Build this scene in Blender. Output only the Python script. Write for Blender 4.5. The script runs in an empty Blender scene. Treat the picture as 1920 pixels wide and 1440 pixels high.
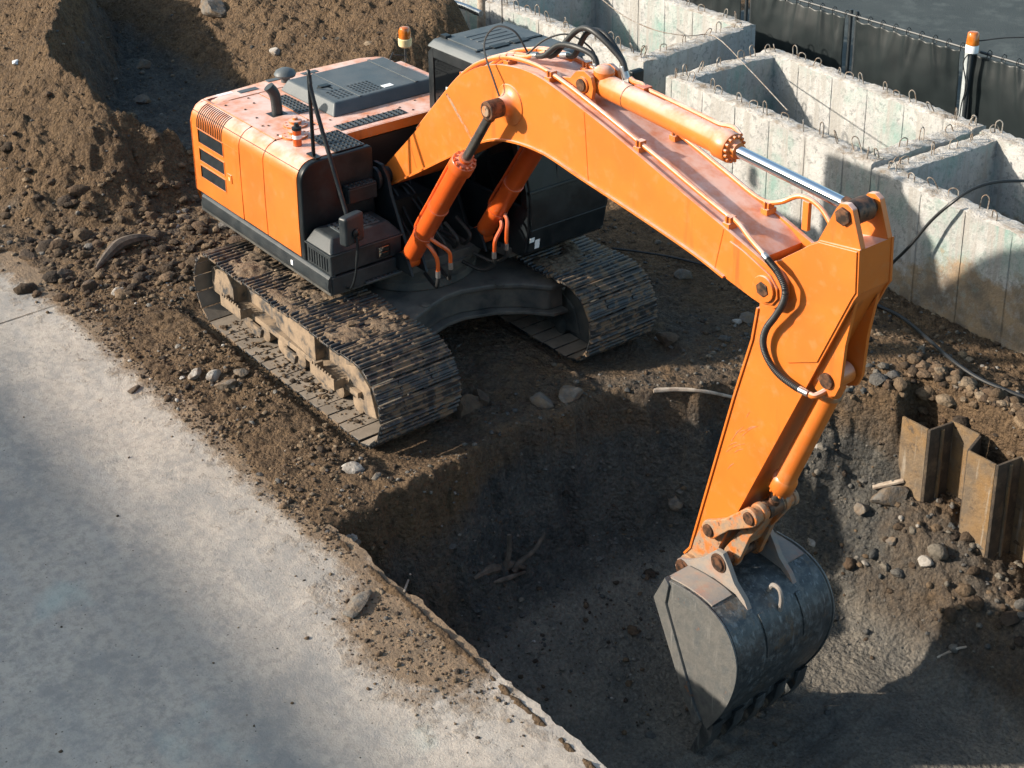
import bpy, bmesh, math, random
import numpy as np
from mathutils import Vector, Matrix
random.seed(7); rng = np.random.default_rng(7)
SC = bpy.context.scene
COL = SC.collection

# ------------------------------------------------------------------ camera
PF, PCY, PITCH, ROLL, AZ = 2843.95, 250.0, 0.369807, -0.0119204, -0.911739
CAM = np.array([12.1, -7.98, 7.8])
_c, _s = math.cos(PITCH), math.sin(PITCH); _cr, _sr = math.cos(ROLL), math.sin(ROLL)
_M = np.array([[math.cos(AZ), math.sin(AZ), 0], [-math.sin(AZ), math.cos(AZ), 0], [0, 0, 1.0]]).T
_R = np.array([[_cr, -_sr, 0], [_sr, _cr, 0], [0, 0, 1]]) @ np.array([[1, 0, 0], [0, -_s, -_c], [0, _c, -_s]])
W = _R @ _M
def ray(u, v): return W.T @ np.array([(u - 960) / PF, (v - PCY) / PF, 1.0])
def onz(u, v, z): d = ray(u, v); return CAM + (z - CAM[2]) / d[2] * d      # pixel -> point on the level z
def ony(u, v, y): d = ray(u, v); return CAM + (y - CAM[1]) / d[1] * d      # pixel -> point on the plane y
def onx(u, v, x): d = ray(u, v); return CAM + (x - CAM[0]) / d[0] * d
cd = bpy.data.cameras.new('camera'); cam = bpy.data.objects.new('camera', cd); COL.objects.link(cam)
cd.sensor_width = 36; cd.sensor_fit = 'HORIZONTAL'; cd.lens = 36 * PF / 1920
cd.shift_y = -(720 - PCY) / 1920; cd.clip_end = 2000; cd.clip_start = .1
m = Matrix.Identity(4)
for i in range(3):
    m[i][0] = W[0][i]; m[i][1] = -W[1][i]; m[i][2] = -W[2][i]; m[i][3] = CAM[i]
cam.matrix_world = m; SC.camera = cam

# ------------------------------------------------------------------ light
LD = Vector((.98, 1.53, -.85)).normalized()
EL = math.asin(-LD.z)
wd = bpy.data.worlds.new('World'); SC.world = wd; wd.use_nodes = True
nt = wd.node_tree; bg = nt.nodes['Background']
sky = nt.nodes.new('ShaderNodeTexSky'); sky.sky_type = 'NISHITA'; sky.sun_disc = False
sky.sun_elevation = EL; sky.sun_rotation = math.atan2(-LD.x, -LD.y); sky.altitude = 50; sky.air_density = 1.0; sky.dust_density = 2.0; sky.ozone_density = 2.0
wb = nt.nodes.new('ShaderNodeMix'); wb.data_type = 'RGBA'; wb.blend_type = 'MULTIPLY'; wb.inputs[0].default_value = 1; wb.inputs[7].default_value = (1.0, 1.02, .88, 1)   # white balance of the daylight
nt.links.new(sky.outputs[0], wb.inputs[6]); nt.links.new(wb.outputs[2], bg.inputs[0]); bg.inputs[1].default_value = .15
sl = bpy.data.lights.new('sun', 'SUN'); sl.energy = 4.3; sl.angle = math.radians(1.1); sl.color = (1, .885, .75)
so = bpy.data.objects.new('sun', sl); COL.objects.link(so); so.rotation_euler = LD.to_track_quat('-Z', 'Y').to_euler(); so.location = (-20, -40, 30)
SC.view_settings.view_transform = 'Standard'; SC.view_settings.look = 'None'; SC.view_settings.gamma = 1; SC.view_settings.use_curve_mapping = False
SC.view_settings.exposure = .98

# ------------------------------------------------------------------ materials
def mat(name, c1, c2=None, rough=.5, metal=0., scale=3., lo=.4, hi=.6, dust=None, dust_amt=.5, dust_scale=6., dust_sharp=.12,
        bump=0., bscale=40., coat=0., spec=.5, rough2=None, dust2=None, streak=None, topdust_light=None, mudfoot=False):
    m = bpy.data.materials.new(name); m.use_nodes = True; n = m.node_tree.nodes; l = m.node_tree.links
    b = n['Principled BSDF']; b.inputs['Roughness'].default_value = rough; b.inputs['Metallic'].default_value = metal
    b.inputs['Coat Weight'].default_value = coat; b.inputs['Coat Roughness'].default_value = .15; b.inputs['Specular IOR Level'].default_value = spec
    geo = n.new('ShaderNodeNewGeometry'); pos = geo.outputs['Position']
    def noise(sc, det=6, ro=.6, dist=0, vec=pos):
        t = n.new('ShaderNodeTexNoise'); t.inputs['Scale'].default_value = sc; t.inputs['Detail'].default_value = det
        t.inputs['Roughness'].default_value = ro; t.inputs['Distortion'].default_value = dist; l.new(vec, t.inputs['Vector']); return t.outputs['Fac']
    def ramp(f, a, bb):
        r = n.new('ShaderNodeMapRange'); r.inputs[1].default_value = a; r.inputs[2].default_value = bb; l.new(f, r.inputs[0]); return r.outputs[0]
    def mix(f, a, bb):
        x = n.new('ShaderNodeMix'); x.data_type = 'RGBA'
        if hasattr(f, 'links'): l.new(f, x.inputs[0])
        else: x.inputs[0].default_value = f
        for s, v in ((x.inputs[6], a), (x.inputs[7], bb)):
            if hasattr(v, 'links'): l.new(v, s)
            else: s.default_value = (*v, 1)
        return x.outputs[2]
    col = c1
    if c2: col = mix(ramp(noise(scale), lo, hi), c1, c2)
    rg = rough
    if dust:
        f = ramp(noise(dust_scale, 8, .65), 1 - dust_amt - dust_sharp, 1 - dust_amt + dust_sharp)
        col = mix(f, col, dust)
        x = n.new('ShaderNodeMapRange'); l.new(f, x.inputs[0]); x.inputs[3].default_value = rough; x.inputs[4].default_value = rough2 if rough2 else .85; l.new(x.outputs[0], b.inputs['Roughness'])
    if dust2:
        c, amt, sc, sh = dust2
        col = mix(ramp(noise(sc, 8, .7), 1 - amt - sh, 1 - amt + sh), col, c)
    if streak:
        c, amt, sc = streak
        mp = n.new('ShaderNodeMapping'); mp.inputs['Scale'].default_value = (1, 1, .08); l.new(pos, mp.inputs[0])
        col = mix(ramp(noise(sc, 5, .6, 0, mp.outputs[0]), 1 - amt - .06, 1 - amt + .06), col, c)
    if topdust_light:                     # upward faces: settled dust, with the pale sky light on tops painted in
        sx = n.new('ShaderNodeSeparateXYZ'); l.new(geo.outputs['Normal'], sx.inputs[0])
        up = ramp(sx.outputs['Z'], .35, .95); nz = ramp(noise(5, 8, .65), .25, .6)
        x = n.new('ShaderNodeMath'); x.operation = 'MULTIPLY'; l.new(up, x.inputs[0]); l.new(nz, x.inputs[1])
        y_ = n.new('ShaderNodeMath'); y_.operation = 'MULTIPLY'; l.new(x.outputs[0], y_.inputs[0]); y_.inputs[1].default_value = topdust_light[1]
        col = mix(y_.outputs[0], col, topdust_light[0])
    if mudfoot:                     # mud splashed on the foot of the wall, worse towards the digging
        sx = n.new('ShaderNodeSeparateXYZ'); l.new(pos, sx.inputs[0])
        def mm(op, a_, b_):
            q = n.new('ShaderNodeMath'); q.operation = op
            for s_, v_ in ((q.inputs[0], a_), (q.inputs[1], b_)):
                if hasattr(v_, 'links'): l.new(v_, s_)
                else: s_.default_value = v_
            return q.outputs[0]
        lim = mm('ADD', ramp(sx.outputs['X'], 1.6, 4.5), 0.0); lim = mm('MULTIPLY', lim, .78)
        lim = mm('ADD', lim, mm('MULTIPLY', mm('SUBTRACT', noise(2.2, 9, .68), .42), 1.5))
        ff = ramp(mm('SUBTRACT', lim, sx.outputs['Z']), -.05, .12)
        col = mix(mm('MULTIPLY', ff, ramp(noise(7, 8, .7), .2, .5)), col, mix(ramp(noise(3, 6), .4, .6), (.30, .22, .14), (.16, .13, .10)))
    if isinstance(col, tuple): b.inputs['Base Color'].default_value = (*col, 1)
    else: l.new(col, b.inputs['Base Color'])
    if bump:
        bp = n.new('ShaderNodeBump'); bp.inputs['Strength'].default_value = 1; bp.inputs['Distance'].default_value = bump
        l.new(noise(bscale, 6, .6), bp.inputs['Height']); l.new(bp.outputs[0], b.inputs['Normal'])
    m['h'] = 1
    return m
TAN = (.30, .21, .13)
M = {}
M['orange'] = mat('orange_paint', (.61, .158, .020), (.54, .136, .018), .42, scale=1.5, coat=.2, dust=(.50, .20, .07), dust_amt=.30, dust_scale=9, dust_sharp=.16, rough2=.5, bump=.0004, bscale=9, topdust_light=((.70, .52, .46), .88), dust2=((.62, .36, .16), .262, 55, .012), streak=((.36, .095, .018), .33, 5))
M['orange_red'] = mat('orange_cylinder_paint', (.64, .105, .014), (.56, .088, .014), .36, scale=2, coat=.2, dust=(.5, .27, .16), dust_amt=.28, dust_scale=9, rough2=.5, topdust_light=((.58, .42, .35), .6))
M['orange_worn'] = mat('worn_orange_paint', (.46, .135, .025), (.34, .20, .11), .55, scale=7, lo=.42, hi=.58, dust=(.25, .18, .125), dust_amt=.47, dust_scale=12, dust_sharp=.06, dust2=((.07, .035, .02), .38, 16, .03), bump=.003, bscale=40)
M['black'] = mat('black_paint', (.006, .009, .011), (.010, .014, .017), .34, spec=.3, dust=(.028, .032, .034), dust_amt=.36, dust_scale=5, dust_sharp=.2, rough2=.6)
M['black_plastic'] = mat('black_plastic', (.013, .018, .022), (.020, .027, .031), .40, scale=6, spec=.4, dust=(.045, .05, .052), dust_amt=.38, dust_scale=7, dust_sharp=.25, rough2=.6, bump=.0008, bscale=120)
M['hood_plastic'] = mat('grey_hood_plastic', (.042, .056, .064), (.058, .073, .082), .45, scale=2.5, dust=(.11, .12, .125), dust_amt=.42, dust_scale=3, dust_sharp=.25, rough2=.6, bump=.0008, bscale=150)
M['rubber'] = mat('black_rubber', (.014, .015, .016), (.022, .022, .022), .5)
M['grille'] = mat('grille_black', (.012, .013, .014), None, .45)
M['frame_dusty'] = mat('dusty_undercarriage_paint', (.020, .026, .029), (.035, .04, .043), .55, scale=4, topdust_light=((.16, .145, .125), .7), dust=(.105, .095, .08), dust_amt=.48, dust_scale=5, dust_sharp=.18)
M['frame_muddy'] = mat('mud_covered_steel', (.27, .20, .135), (.165, .125, .088), .9, scale=7, dust=(.045, .047, .05), dust_amt=.42, dust_scale=7, dust_sharp=.06, rough2=.6, streak=((.10, .09, .08), .36, 9), bump=.004, bscale=30)
M['shoe'] = mat('track_shoe_steel', (.030, .036, .042), (.055, .06, .065), .42, metal=.6, scale=9, dust=(.25, .18, .12), dust_amt=.46, dust_scale=9, dust_sharp=.05, rough2=.95, bump=.004, bscale=50, topdust_light=((.22, .16, .105), .4))
M['shoe_inner'] = mat('track_shoe_inner_dust', (.23, .19, .15), (.17, .14, .11), .9, scale=5, dust=(.06, .055, .05), dust_amt=.33, dust_scale=11, dust_sharp=.05, bump=.002, bscale=50)
M['chrome'] = mat('chrome_rod', (.78, .80, .82), None, .12, 1.0)
M['rod_dark'] = mat('dusty_chrome_rod', (.22, .21, .20), (.30, .29, .27), .3, .9, scale=8)
M['steel'] = mat('fitting_steel', (.52, .53, .54), (.36, .36, .36), .35, .9, scale=20)
M['pin'] = mat('greasy_pin_steel', (.030, .020, .015), (.16, .075, .04), .5, .3, scale=18)
M['bucket'] = mat('worn_bucket_steel', (.092, .098, .098), (.052, .058, .060), .40, metal=.4, scale=9, lo=.35, hi=.65, dust=(.17, .17, .16), dust_amt=.43, dust_scale=15, dust_sharp=.08, rough2=.75, dust2=((.15, .11, .075), .40, 4, .05), streak=((.19, .20, .20), .38, 22), bump=.004, bscale=35)
M['bucket_side'] = mat('scraped_bucket_side', (.185, .18, .168), (.15, .15, .142), .45, metal=.4, scale=14, dust=(.09, .098, .10), dust_amt=.44, dust_scale=6, dust_sharp=.10, rough2=.75, dust2=((.30, .13, .05), .32, 6, .03), streak=((.25, .245, .23), .37, 30), bump=.004, bscale=45)
M['bucket_top'] = mat('bucket_worn_paint', (.27, .22, .18), (.34, .16, .10), .6, scale=5, lo=.5, hi=.7, dust=(.20, .19, .18), dust_amt=.5, dust_scale=8, bump=.002, bscale=45)
M['glass'] = mat('dark_tinted_glass', (.004, .005, .006), None, .06, spec=.35)
M['mirror'] = mat('mirror_glass', (.6, .63, .65), None, .03, 1.0)
M['white'] = mat('white_sticker', (.75, .77, .78), None, .5)
M['amber'] = mat('amber_lens', (.55, .16, .015), (.42, .10, .01), .12, scale=12, coat=.6)
M['cream'] = mat('cream_plastic', (.66, .50, .22), (.70, .60, .38), .45)
M['wood'] = mat('weathered_wood', (.13, .10, .075), (.065, .05, .038), .85, scale=12, bump=.004, bscale=60)
M['palewood'] = mat('pale_dry_wood', (.42, .36, .29), (.28, .22, .17), .85, scale=14, bump=.003, bscale=60)
M['rebar'] = mat('rebar_steel', (.30, .28, .25), (.16, .11, .075), .6, .3, scale=20)
M['concrete'] = mat('cast_concrete', (.43, .425, .41), (.29, .29, .285), .88, scale=2.5, lo=.3, hi=.7, dust=(.22, .225, .22), dust_amt=.43, dust_scale=14, dust_sharp=.05, rough2=.9, dust2=((.19, .285, .255), .43, 1.1, .09), streak=((.30, .29, .27), .44, 7), bump=.012, bscale=28, mudfoot=True)
M['concrete_top'] = mat('broken_concrete_top', (.50, .475, .44), (.36, .33, .29), .95, scale=14, dust=(.23, .18, .13), dust_amt=.42, dust_scale=6, dust_sharp=.08, bump=.018, bscale=45)
M['tarp'] = mat('grey_tarpaulin', (.008, .012, .0135), (.011, .016, .0175), .42, scale=2, spec=.4, dust=(.016, .022, .0235), dust_amt=.38, dust_scale=3, dust_sharp=.2, rough2=.45)
M['post'] = mat('dark_post_paint', (.018, .024, .028), (.03, .036, .04), .5, scale=10)
M['pale_post'] = mat('pale_metal_post', (.40, .43, .44), (.30, .33, .34), .5, scale=6)
M['asphalt'] = mat('asphalt', (.024, .033, .035), (.038, .048, .049), .85, scale=1.2, lo=.3, hi=.7, dust=(.08, .095, .093), dust_amt=.36, dust_scale=2.2, dust_sharp=.15, bump=.01, bscale=40)
M['pile'] = mat('clay_coated_sheet_pile', (.175, .120, .068), (.115, .086, .058), .85, scale=6, dust=(.21, .118, .04), dust_amt=.45, dust_scale=3.5, dust2=((.08, .06, .042), .40, 7, .05), streak=((.26, .22, .17), .36, 14), bump=.012, bscale=22)
M['mud'] = mat('caked_mud', (.165, .112, .068), (.088, .062, .041), .95, scale=9, dust=(.25, .185, .12), dust_amt=.38, dust_scale=12, bump=.02, bscale=40)
M['pile_dark'] = mat('shade_dark_sheet_pile', (.075, .055, .038), (.045, .035, .026), .8, scale=8, dust=(.16, .115, .07), dust_amt=.38, dust_scale=6, bump=.008, bscale=25)  # darker brown paints in the shade on webs turned from the sun
M['stone'] = mat('grey_stone', (.155, .143, .125), (.09, .086, .08), .9, scale=14, dust=(.16, .112, .07), dust_amt=.48, dust_scale=9, bump=.02, bscale=30)
M['clod'] = mat('soil_clod', (.10, .068, .043), (.055, .040, .029), .95, scale=8, bump=.016, bscale=30)
M['palestone'] = mat('pale_stone', (.34, .32, .29), (.22, .20, .175), .85, scale=14, dust=(.17, .12, .08), dust_amt=.42, dust_scale=9, bump=.015, bscale=30)
M['wall'] = mat('building_render', (.45, .44, .42), (.38, .37, .35), .9, scale=1)
M['cable'] = mat('black_cable', (.012, .014, .016), None, .45)
M['greycloth'] = mat('grey_plastic_sheet', (.17, .17, .165), (.12, .115, .11), .5, scale=8)

def soil_material(name):
    m = bpy.data.materials.new(name); m.use_nodes = True; n = m.node_tree.nodes; l = m.node_tree.links
    b = n['Principled BSDF']; b.inputs['Roughness'].default_value = .95; b.inputs['Specular IOR Level'].default_value = .25
    geo = n.new('ShaderNodeNewGeometry'); pos = geo.outputs['Position']
    at = n.new('ShaderNodeAttribute'); at.attribute_name = 'moist_shade'
    def noise(sc, det=8, ro=.65, dist=0):
        t = n.new('ShaderNodeTexNoise'); t.inputs['Scale'].default_value = sc; t.inputs['Detail'].default_value = det
        t.inputs['Roughness'].default_value = ro; t.inputs['Distortion'].default_value = dist; l.new(pos, t.inputs['Vector']); return t.outputs['Fac']
    def vor(sc, feat='F1'):
        t = n.new('ShaderNodeTexVoronoi'); t.inputs['Scale'].default_value = sc; t.feature = feat
        ds = n.new('ShaderNodeVectorMath'); ds.operation = 'MULTIPLY_ADD'
        nn = n.new('ShaderNodeTexNoise'); nn.inputs['Scale'].default_value = sc * 1.3; nn.inputs['Detail'].default_value = 3; l.new(pos, nn.inputs['Vector'])
        l.new(nn.outputs['Color'], ds.inputs[0]); ds.inputs[1].default_value = (.7 / sc,) * 3; l.new(pos, ds.inputs[2]); l.new(ds.outputs[0], t.inputs['Vector']); return t
    def ramp(f, a, bb, c=0, d=1):
        r = n.new('ShaderNodeMapRange'); r.inputs[1].default_value = a; r.inputs[2].default_value = bb; r.inputs[3].default_value = c; r.inputs[4].default_value = d; l.new(f, r.inputs[0]); return r.outputs[0]
    def mix(f, a, bb, t='MIX'):
        x = n.new('ShaderNodeMix'); x.data_type = 'RGBA'; x.blend_type = t; x.clamp_factor = True
        l.new(f, x.inputs[0])
        for s, v in ((x.inputs[6], a), (x.inputs[7], bb)):
            if hasattr(v, 'links'): l.new(v, s)
            else: s.default_value = (*v, 1)
        return x.outputs[2]
    def math_(op, a, bb):
        x = n.new('ShaderNodeMath'); x.operation = op
        for s, v in ((x.inputs[0], a), (x.inputs[1], bb)):
            if hasattr(v, 'links'): l.new(v, s)
            else: s.default_value = v
        return x.outputs[0]
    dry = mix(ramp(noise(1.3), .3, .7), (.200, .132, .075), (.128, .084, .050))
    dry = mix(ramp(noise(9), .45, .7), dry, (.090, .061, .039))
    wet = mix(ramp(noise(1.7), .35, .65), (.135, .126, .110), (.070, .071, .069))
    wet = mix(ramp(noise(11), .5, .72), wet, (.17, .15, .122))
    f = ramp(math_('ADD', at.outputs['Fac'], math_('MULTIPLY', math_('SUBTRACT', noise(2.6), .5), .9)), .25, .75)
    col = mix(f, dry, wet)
    fa_ = n.new('ShaderNodeAttribute'); fa_.attribute_name = 'floor'
    ffl = ramp(math_('ADD', fa_.outputs['Fac'], math_('MULTIPLY', math_('SUBTRACT', noise(1.4, 6, .65), .5), .8)), .3, .8)
    col = mix(ffl, col, mix(ramp(noise(2.4, 9, .72), .38, .64), (.25, .222, .182), (.145, .138, .124)))
    sp = n.new('ShaderNodeVectorMath'); sp.operation = 'SCALE'; l.new(col, sp.inputs[0]); l.new(ramp(noise(30, 6, .78), .32, .68, .55, 1.35), sp.inputs['Scale']); col = sp.outputs[0]
    v2 = vor(46)
    peb = ramp(v2.outputs['Distance'], .10, .16, 1, 0)           # pale grit scattered through the soil
    pick = ramp(noise(30, 2), .60, .63)
    col = mix(math_('MULTIPLY', peb, pick), col, (.34, .31, .27))
    l.new(col, b.inputs['Base Color'])
    v1 = vor(15); v3 = vor(60)
    h = math_('ADD', math_('MULTIPLY', noise(16, 9, .74), .085), math_('MULTIPLY', v1.outputs['Distance'], -.05))
    h = math_('ADD', h, math_('MULTIPLY', v3.outputs['Distance'], -.009))
    h = math_('ADD', h, math_('MULTIPLY', vor(28).outputs['Distance'], -.040))
    h = math_('ADD', h, math_('MULTIPLY', peb, .006))
    bp = n.new('ShaderNodeBump'); bp.inputs['Strength'].default_value = 1.0; bp.inputs['Distance'].default_value = 1.0
    l.new(h, bp.inputs['Height']); l.new(bp.outputs[0], b.inputs['Normal'])
    return m
M['soil'] = soil_material('dug_soil')

def pavement_material():
    m = bpy.data.materials.new('worn_concrete_pavement'); m.use_nodes = True; n = m.node_tree.nodes; l = m.node_tree.links
    b = n['Principled BSDF']; b.inputs['Roughness'].default_value = .82; b.inputs['Specular IOR Level'].default_value = .35
    geo = n.new('ShaderNodeNewGeometry'); pos = geo.outputs['Position']
    sep = n.new('ShaderNodeSeparateXYZ'); l.new(pos, sep.inputs[0])
    def noise(sc, det=8, ro=.62, vec=pos):
        t = n.new('ShaderNodeTexNoise'); t.inputs['Scale'].default_value = sc; t.inputs['Detail'].default_value = det; t.inputs['Roughness'].default_value = ro; l.new(vec, t.inputs['Vector']); return t.outputs['Fac']
    def ramp(f, a, bb, c=0, d=1):
        r = n.new('ShaderNodeMapRange'); r.inputs[1].default_value = a; r.inputs[2].default_value = bb; r.inputs[3].default_value = c; r.inputs[4].default_value = d; l.new(f, r.inputs[0]); return r.outputs[0]
    def mix(f, a, bb):
        x = n.new('ShaderNodeMix'); x.data_type = 'RGBA'; x.clamp_factor = True; l.new(f, x.inputs[0])
        for s, v in ((x.inputs[6], a), (x.inputs[7], bb)):
            if hasattr(v, 'links'): l.new(v, s)
            else: s.default_value = (*v, 1)
        return x.outputs[2]
    def math_(op, a, bb):
        x = n.new('ShaderNodeMath'); x.operation = op
        for s, v in ((x.inputs[0], a), (x.inputs[1], bb)):
            if hasattr(v, 'links'): l.new(v, s)
            else: s.default_value = v
        return x.outputs[0]
    col = mix(ramp(noise(.9), .3, .7), (.46, .405, .345), (.36, .32, .275))
    col = mix(ramp(noise(11, 9, .76), .46, .62), col, (.29, .26, .225))
    mp = n.new('ShaderNodeMapping'); mp.inputs['Scale'].default_value = (.25, 1.6, 1); l.new(pos, mp.inputs[0])
    col = mix(ramp(noise(2.2, 6, .6, mp.outputs[0]), .52, .72, 0, .6), col, (.34, .33, .31))      # wheel-worn streaks along the road
    col = mix(ramp(noise(.8, 10, .80), .50, .60, 0, .75), col, (.24, .23, .215))
    col = mix(ramp(noise(4.0, 10, .80), .51, .60, 0, .6), col, (.27, .255, .235))                       # oil and damp stains
    col = mix(ramp(noise(.55, 4), .62, .70, 0, .35), col, (.34, .46, .44))                         # pale green spill
    at = n.new('ShaderNodeAttribute'); at.attribute_name = 'dirt'
    d = ramp(math_('ADD', at.outputs['Fac'], math_('MULTIPLY', math_('SUBTRACT', noise(5, 9, .7), .5), 1.3)), .38, .72)
    col = mix(d, col, mix(ramp(noise(6), .35, .65), (.27, .19, .12), (.15, .11, .075)))
    sp = n.new('ShaderNodeTexVoronoi'); sp.inputs['Scale'].default_value = 22; l.new(pos, sp.inputs['Vector'])
    col = mix(math_('MULTIPLY', ramp(sp.outputs['Distance'], .10, .2, 1, 0), ramp(noise(17, 2), .58, .62)), col, (.10, .085, .07))
    l.new(col, b.inputs['Base Color'])
    h = math_('ADD', math_('MULTIPLY', noise(60, 8, .7), .011), math_('MULTIPLY', noise(9, 6, .6), .014))
    h = math_('ADD', h, math_('MULTIPLY', math_('MULTIPLY', d, noise(24, 8, .7)), .05))
    bp = n.new('ShaderNodeBump'); bp.inputs['Strength'].default_value = 1; bp.inputs['Distance'].default_value = .8
    l.new(h, bp.inputs['Height']); l.new(bp.outputs[0], b.inputs['Normal'])
    return m
M['pavement'] = pavement_material()

def pebble_material():
    m = bpy.data.materials.new('loose_stones'); m.use_nodes = True; n = m.node_tree.nodes; l = m.node_tree.links
    b = n['Principled BSDF']; b.inputs['Roughness'].default_value = .92; b.inputs['Specular IOR Level'].default_value = .25
    at = n.new('ShaderNodeAttribute'); at.attribute_name = 'tint'
    t = n.new('ShaderNodeTexNoise'); t.inputs['Scale'].default_value = 35; t.inputs['Detail'].default_value = 6
    g = n.new('ShaderNodeNewGeometry'); l.new(g.outputs['Position'], t.inputs['Vector'])
    r = n.new('ShaderNodeMapRange'); r.inputs[1].default_value = .3; r.inputs[2].default_value = .7; r.inputs[3].default_value = .65; r.inputs[4].default_value = 1.2; l.new(t.outputs['Fac'], r.inputs[0])
    x = n.new('ShaderNodeVectorMath'); x.operation = 'SCALE'; l.new(at.outputs['Color'], x.inputs[0]); l.new(r.outputs[0], x.inputs['Scale'])
    l.new(x.outputs[0], b.inputs['Base Color'])
    bp = n.new('ShaderNodeBump'); bp.inputs['Distance'].default_value = .022; l.new(t.outputs['Fac'], bp.inputs['Height']); l.new(bp.outputs[0], b.inputs['Normal'])
    return m
M['pebble'] = pebble_material()

# ------------------------------------------------------------------ helpers
def tag(o, label=None, cat=None, group=None, kind=None):
    if label: o['label'] = label
    if cat: o['category'] = cat
    if group: o['group'] = group
    if kind: o['kind'] = kind
    return o
def link(o, parent=None):
    COL.objects.link(o)
    if parent is not None:
        o.parent = parent; o.matrix_parent_inverse = Matrix.Translation(-parent.location) if parent.type == 'EMPTY' else Matrix.Identity(4)
    return o
def empty(name, loc, label, cat, group=None):
    o = bpy.data.objects.new(name, None); o.location = loc; o.empty_display_size = .2; COL.objects.link(o)
    return tag(o, label, cat, group)
def catmull(P, k=6):
    P = [np.array(p, float) for p in P]; Q = [2 * P[0] - P[1]] + P + [2 * P[-1] - P[-2]]; out = []
    for i in range(1, len(Q) - 2):
        a, b, c, d = Q[i - 1:i + 3]
        for j in range(k):
            t = j / k; out.append(.5 * (2 * b + (c - a) * t + (2 * a - 5 * b + 4 * c - d) * t * t + (3 * b - a - 3 * c + d) * t ** 3))
    out.append(P[-1]); return out
SMALL = {'tread_studs', 'gland_bolts', 'vent_holes', 'hood_bolts', 'cap_bolts', 'cooling_slots', 'chain', 'paint_scratches', 'mud'}
class MB:
    def __init__(s): s.v = []; s.f = []
    def add(s, v, f):
        o = len(s.v); s.v += [tuple(map(float, p)) for p in v]; s.f += [tuple(i + o for i in q) for q in f]; return s
    def box(s, x0, x1, y0, y1, z0, z1, mtx=None):
        v = [Vector((x, y, z)) for z in (z0, z1) for y in (y0, y1) for x in (x0, x1)]
        if mtx: v = [mtx @ p for p in v]
        return s.add(v, [(0, 2, 3, 1), (4, 5, 7, 6), (0, 1, 5, 4), (2, 6, 7, 3), (0, 4, 6, 2), (1, 3, 7, 5)])
    def frustum(s, lo, hi, z0, z1):      # lo/hi = (x0,x1,y0,y1)
        v = []
        for (x0, x1, y0, y1), z in ((lo, z0), (hi, z1)):
            v += [(x0, y0, z), (x1, y0, z), (x0, y1, z), (x1, y1, z)]
        return s.add(v, [(0, 2, 3, 1), (4, 5, 7, 6), (0, 1, 5, 4), (2, 6, 7, 3), (0, 4, 6, 2), (1, 3, 7, 5)])
    def prism(s, poly, a, b, axis='y'):
        n = len(poly)
        g = {'y': lambda p, t: (p[0], t, p[1]), 'x': lambda p, t: (t, p[0], p[1]), 'z': lambda p, t: (p[0], p[1], t)}[axis]
        v = [g(p, a) for p in poly] + [g(p, b) for p in poly]
        return s.add(v, [tuple(range(n))[::-1], tuple(range(n, 2 * n))] + [(i, (i + 1) % n, (i + 1) % n + n, i + n) for i in range(n)])
    def cyl(s, p0, p1, r0, r1=None, n=16, caps=True):
        r1 = r0 if r1 is None else r1; p0 = Vector(p0); p1 = Vector(p1); d = (p1 - p0).normalized()
        u = d.orthogonal().normalized(); w = d.cross(u)
        v = [p + (u * math.cos(2 * math.pi * i / n) + w * math.sin(2 * math.pi * i / n)) * r for p, r in ((p0, r0), (p1, r1)) for i in range(n)]
        f = [(i, (i + 1) % n, (i + 1) % n + n, i + n) for i in range(n)]
        if caps: f += [tuple(range(n))[::-1], tuple(range(n, 2 * n))]
        return s.add(v, f)
    def lathe(s, p0, d, prof, n=20):
        p0 = Vector(p0); d = Vector(d).normalized(); u = d.orthogonal().normalized(); w = d.cross(u); v = []; f = []
        for (r, h) in prof:
            for i in range(n): v.append(p0 + d * h + (u * math.cos(2 * math.pi * i / n) + w * math.sin(2 * math.pi * i / n)) * max(r, 1e-4))
        for k in range(len(prof) - 1):
            for i in range(n): j = (i + 1) % n; f.append((k * n + i, k * n + j, (k + 1) * n + j, (k + 1) * n + i))
        f += [tuple(range(n))[::-1], tuple(range((len(prof) - 1) * n, len(prof) * n))]
        return s.add(v, f)
    def tube(s, path, r, n=8, smooth=5):
        P = catmull(path, smooth) if smooth > 1 and len(path) > 2 else [np.array(p, float) for p in path]
        P = [Vector(p) for p in P]; v = []; f = []; u = None
        for i, p in enumerate(P):
            t = (P[min(i + 1, len(P) - 1)] - P[max(i - 1, 0)]).normalized()
            u = t.orthogonal().normalized() if u is None else (u - t * u.dot(t)).normalized()
            w = t.cross(u); rr = r(i / (len(P) - 1)) if callable(r) else r
            v += [p + (u * math.cos(2 * math.pi * k / n) + w * math.sin(2 * math.pi * k / n)) * rr for k in range(n)]
        for i in range(len(P) - 1):
            for k in range(n): j = (k + 1) % n; f.append((i * n + k, i * n + j, (i + 1) * n + j, (i + 1) * n + k))
        f += [tuple(range(n))[::-1], tuple(range((len(P) - 1) * n, len(P) * n))]
        return s.add(v, f)
    def mesh(s, name, bevel=0, seg=2, ang=38):
        me = bpy.data.meshes.new(name); bm = bmesh.new()
        vs = [bm.verts.new(p) for p in s.v]
        for q in s.f:
            try: bm.faces.new([vs[i] for i in q])
            except ValueError: pass
        bmesh.ops.recalc_face_normals(bm, faces=bm.faces)
        if bevel:
            ed = [e for e in bm.edges if len(e.link_faces) == 2 and e.calc_face_angle(0) > math.radians(33)]
            bmesh.ops.bevel(bm, geom=ed, offset=bevel, segments=seg, profile=.5, affect='EDGES', clamp_overlap=True)
        bm.to_mesh(me); bm.free()
        me.polygons.foreach_set('use_smooth', [True] * len(me.polygons)); me.set_sharp_from_angle(angle=math.radians(ang))
        return me
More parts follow.
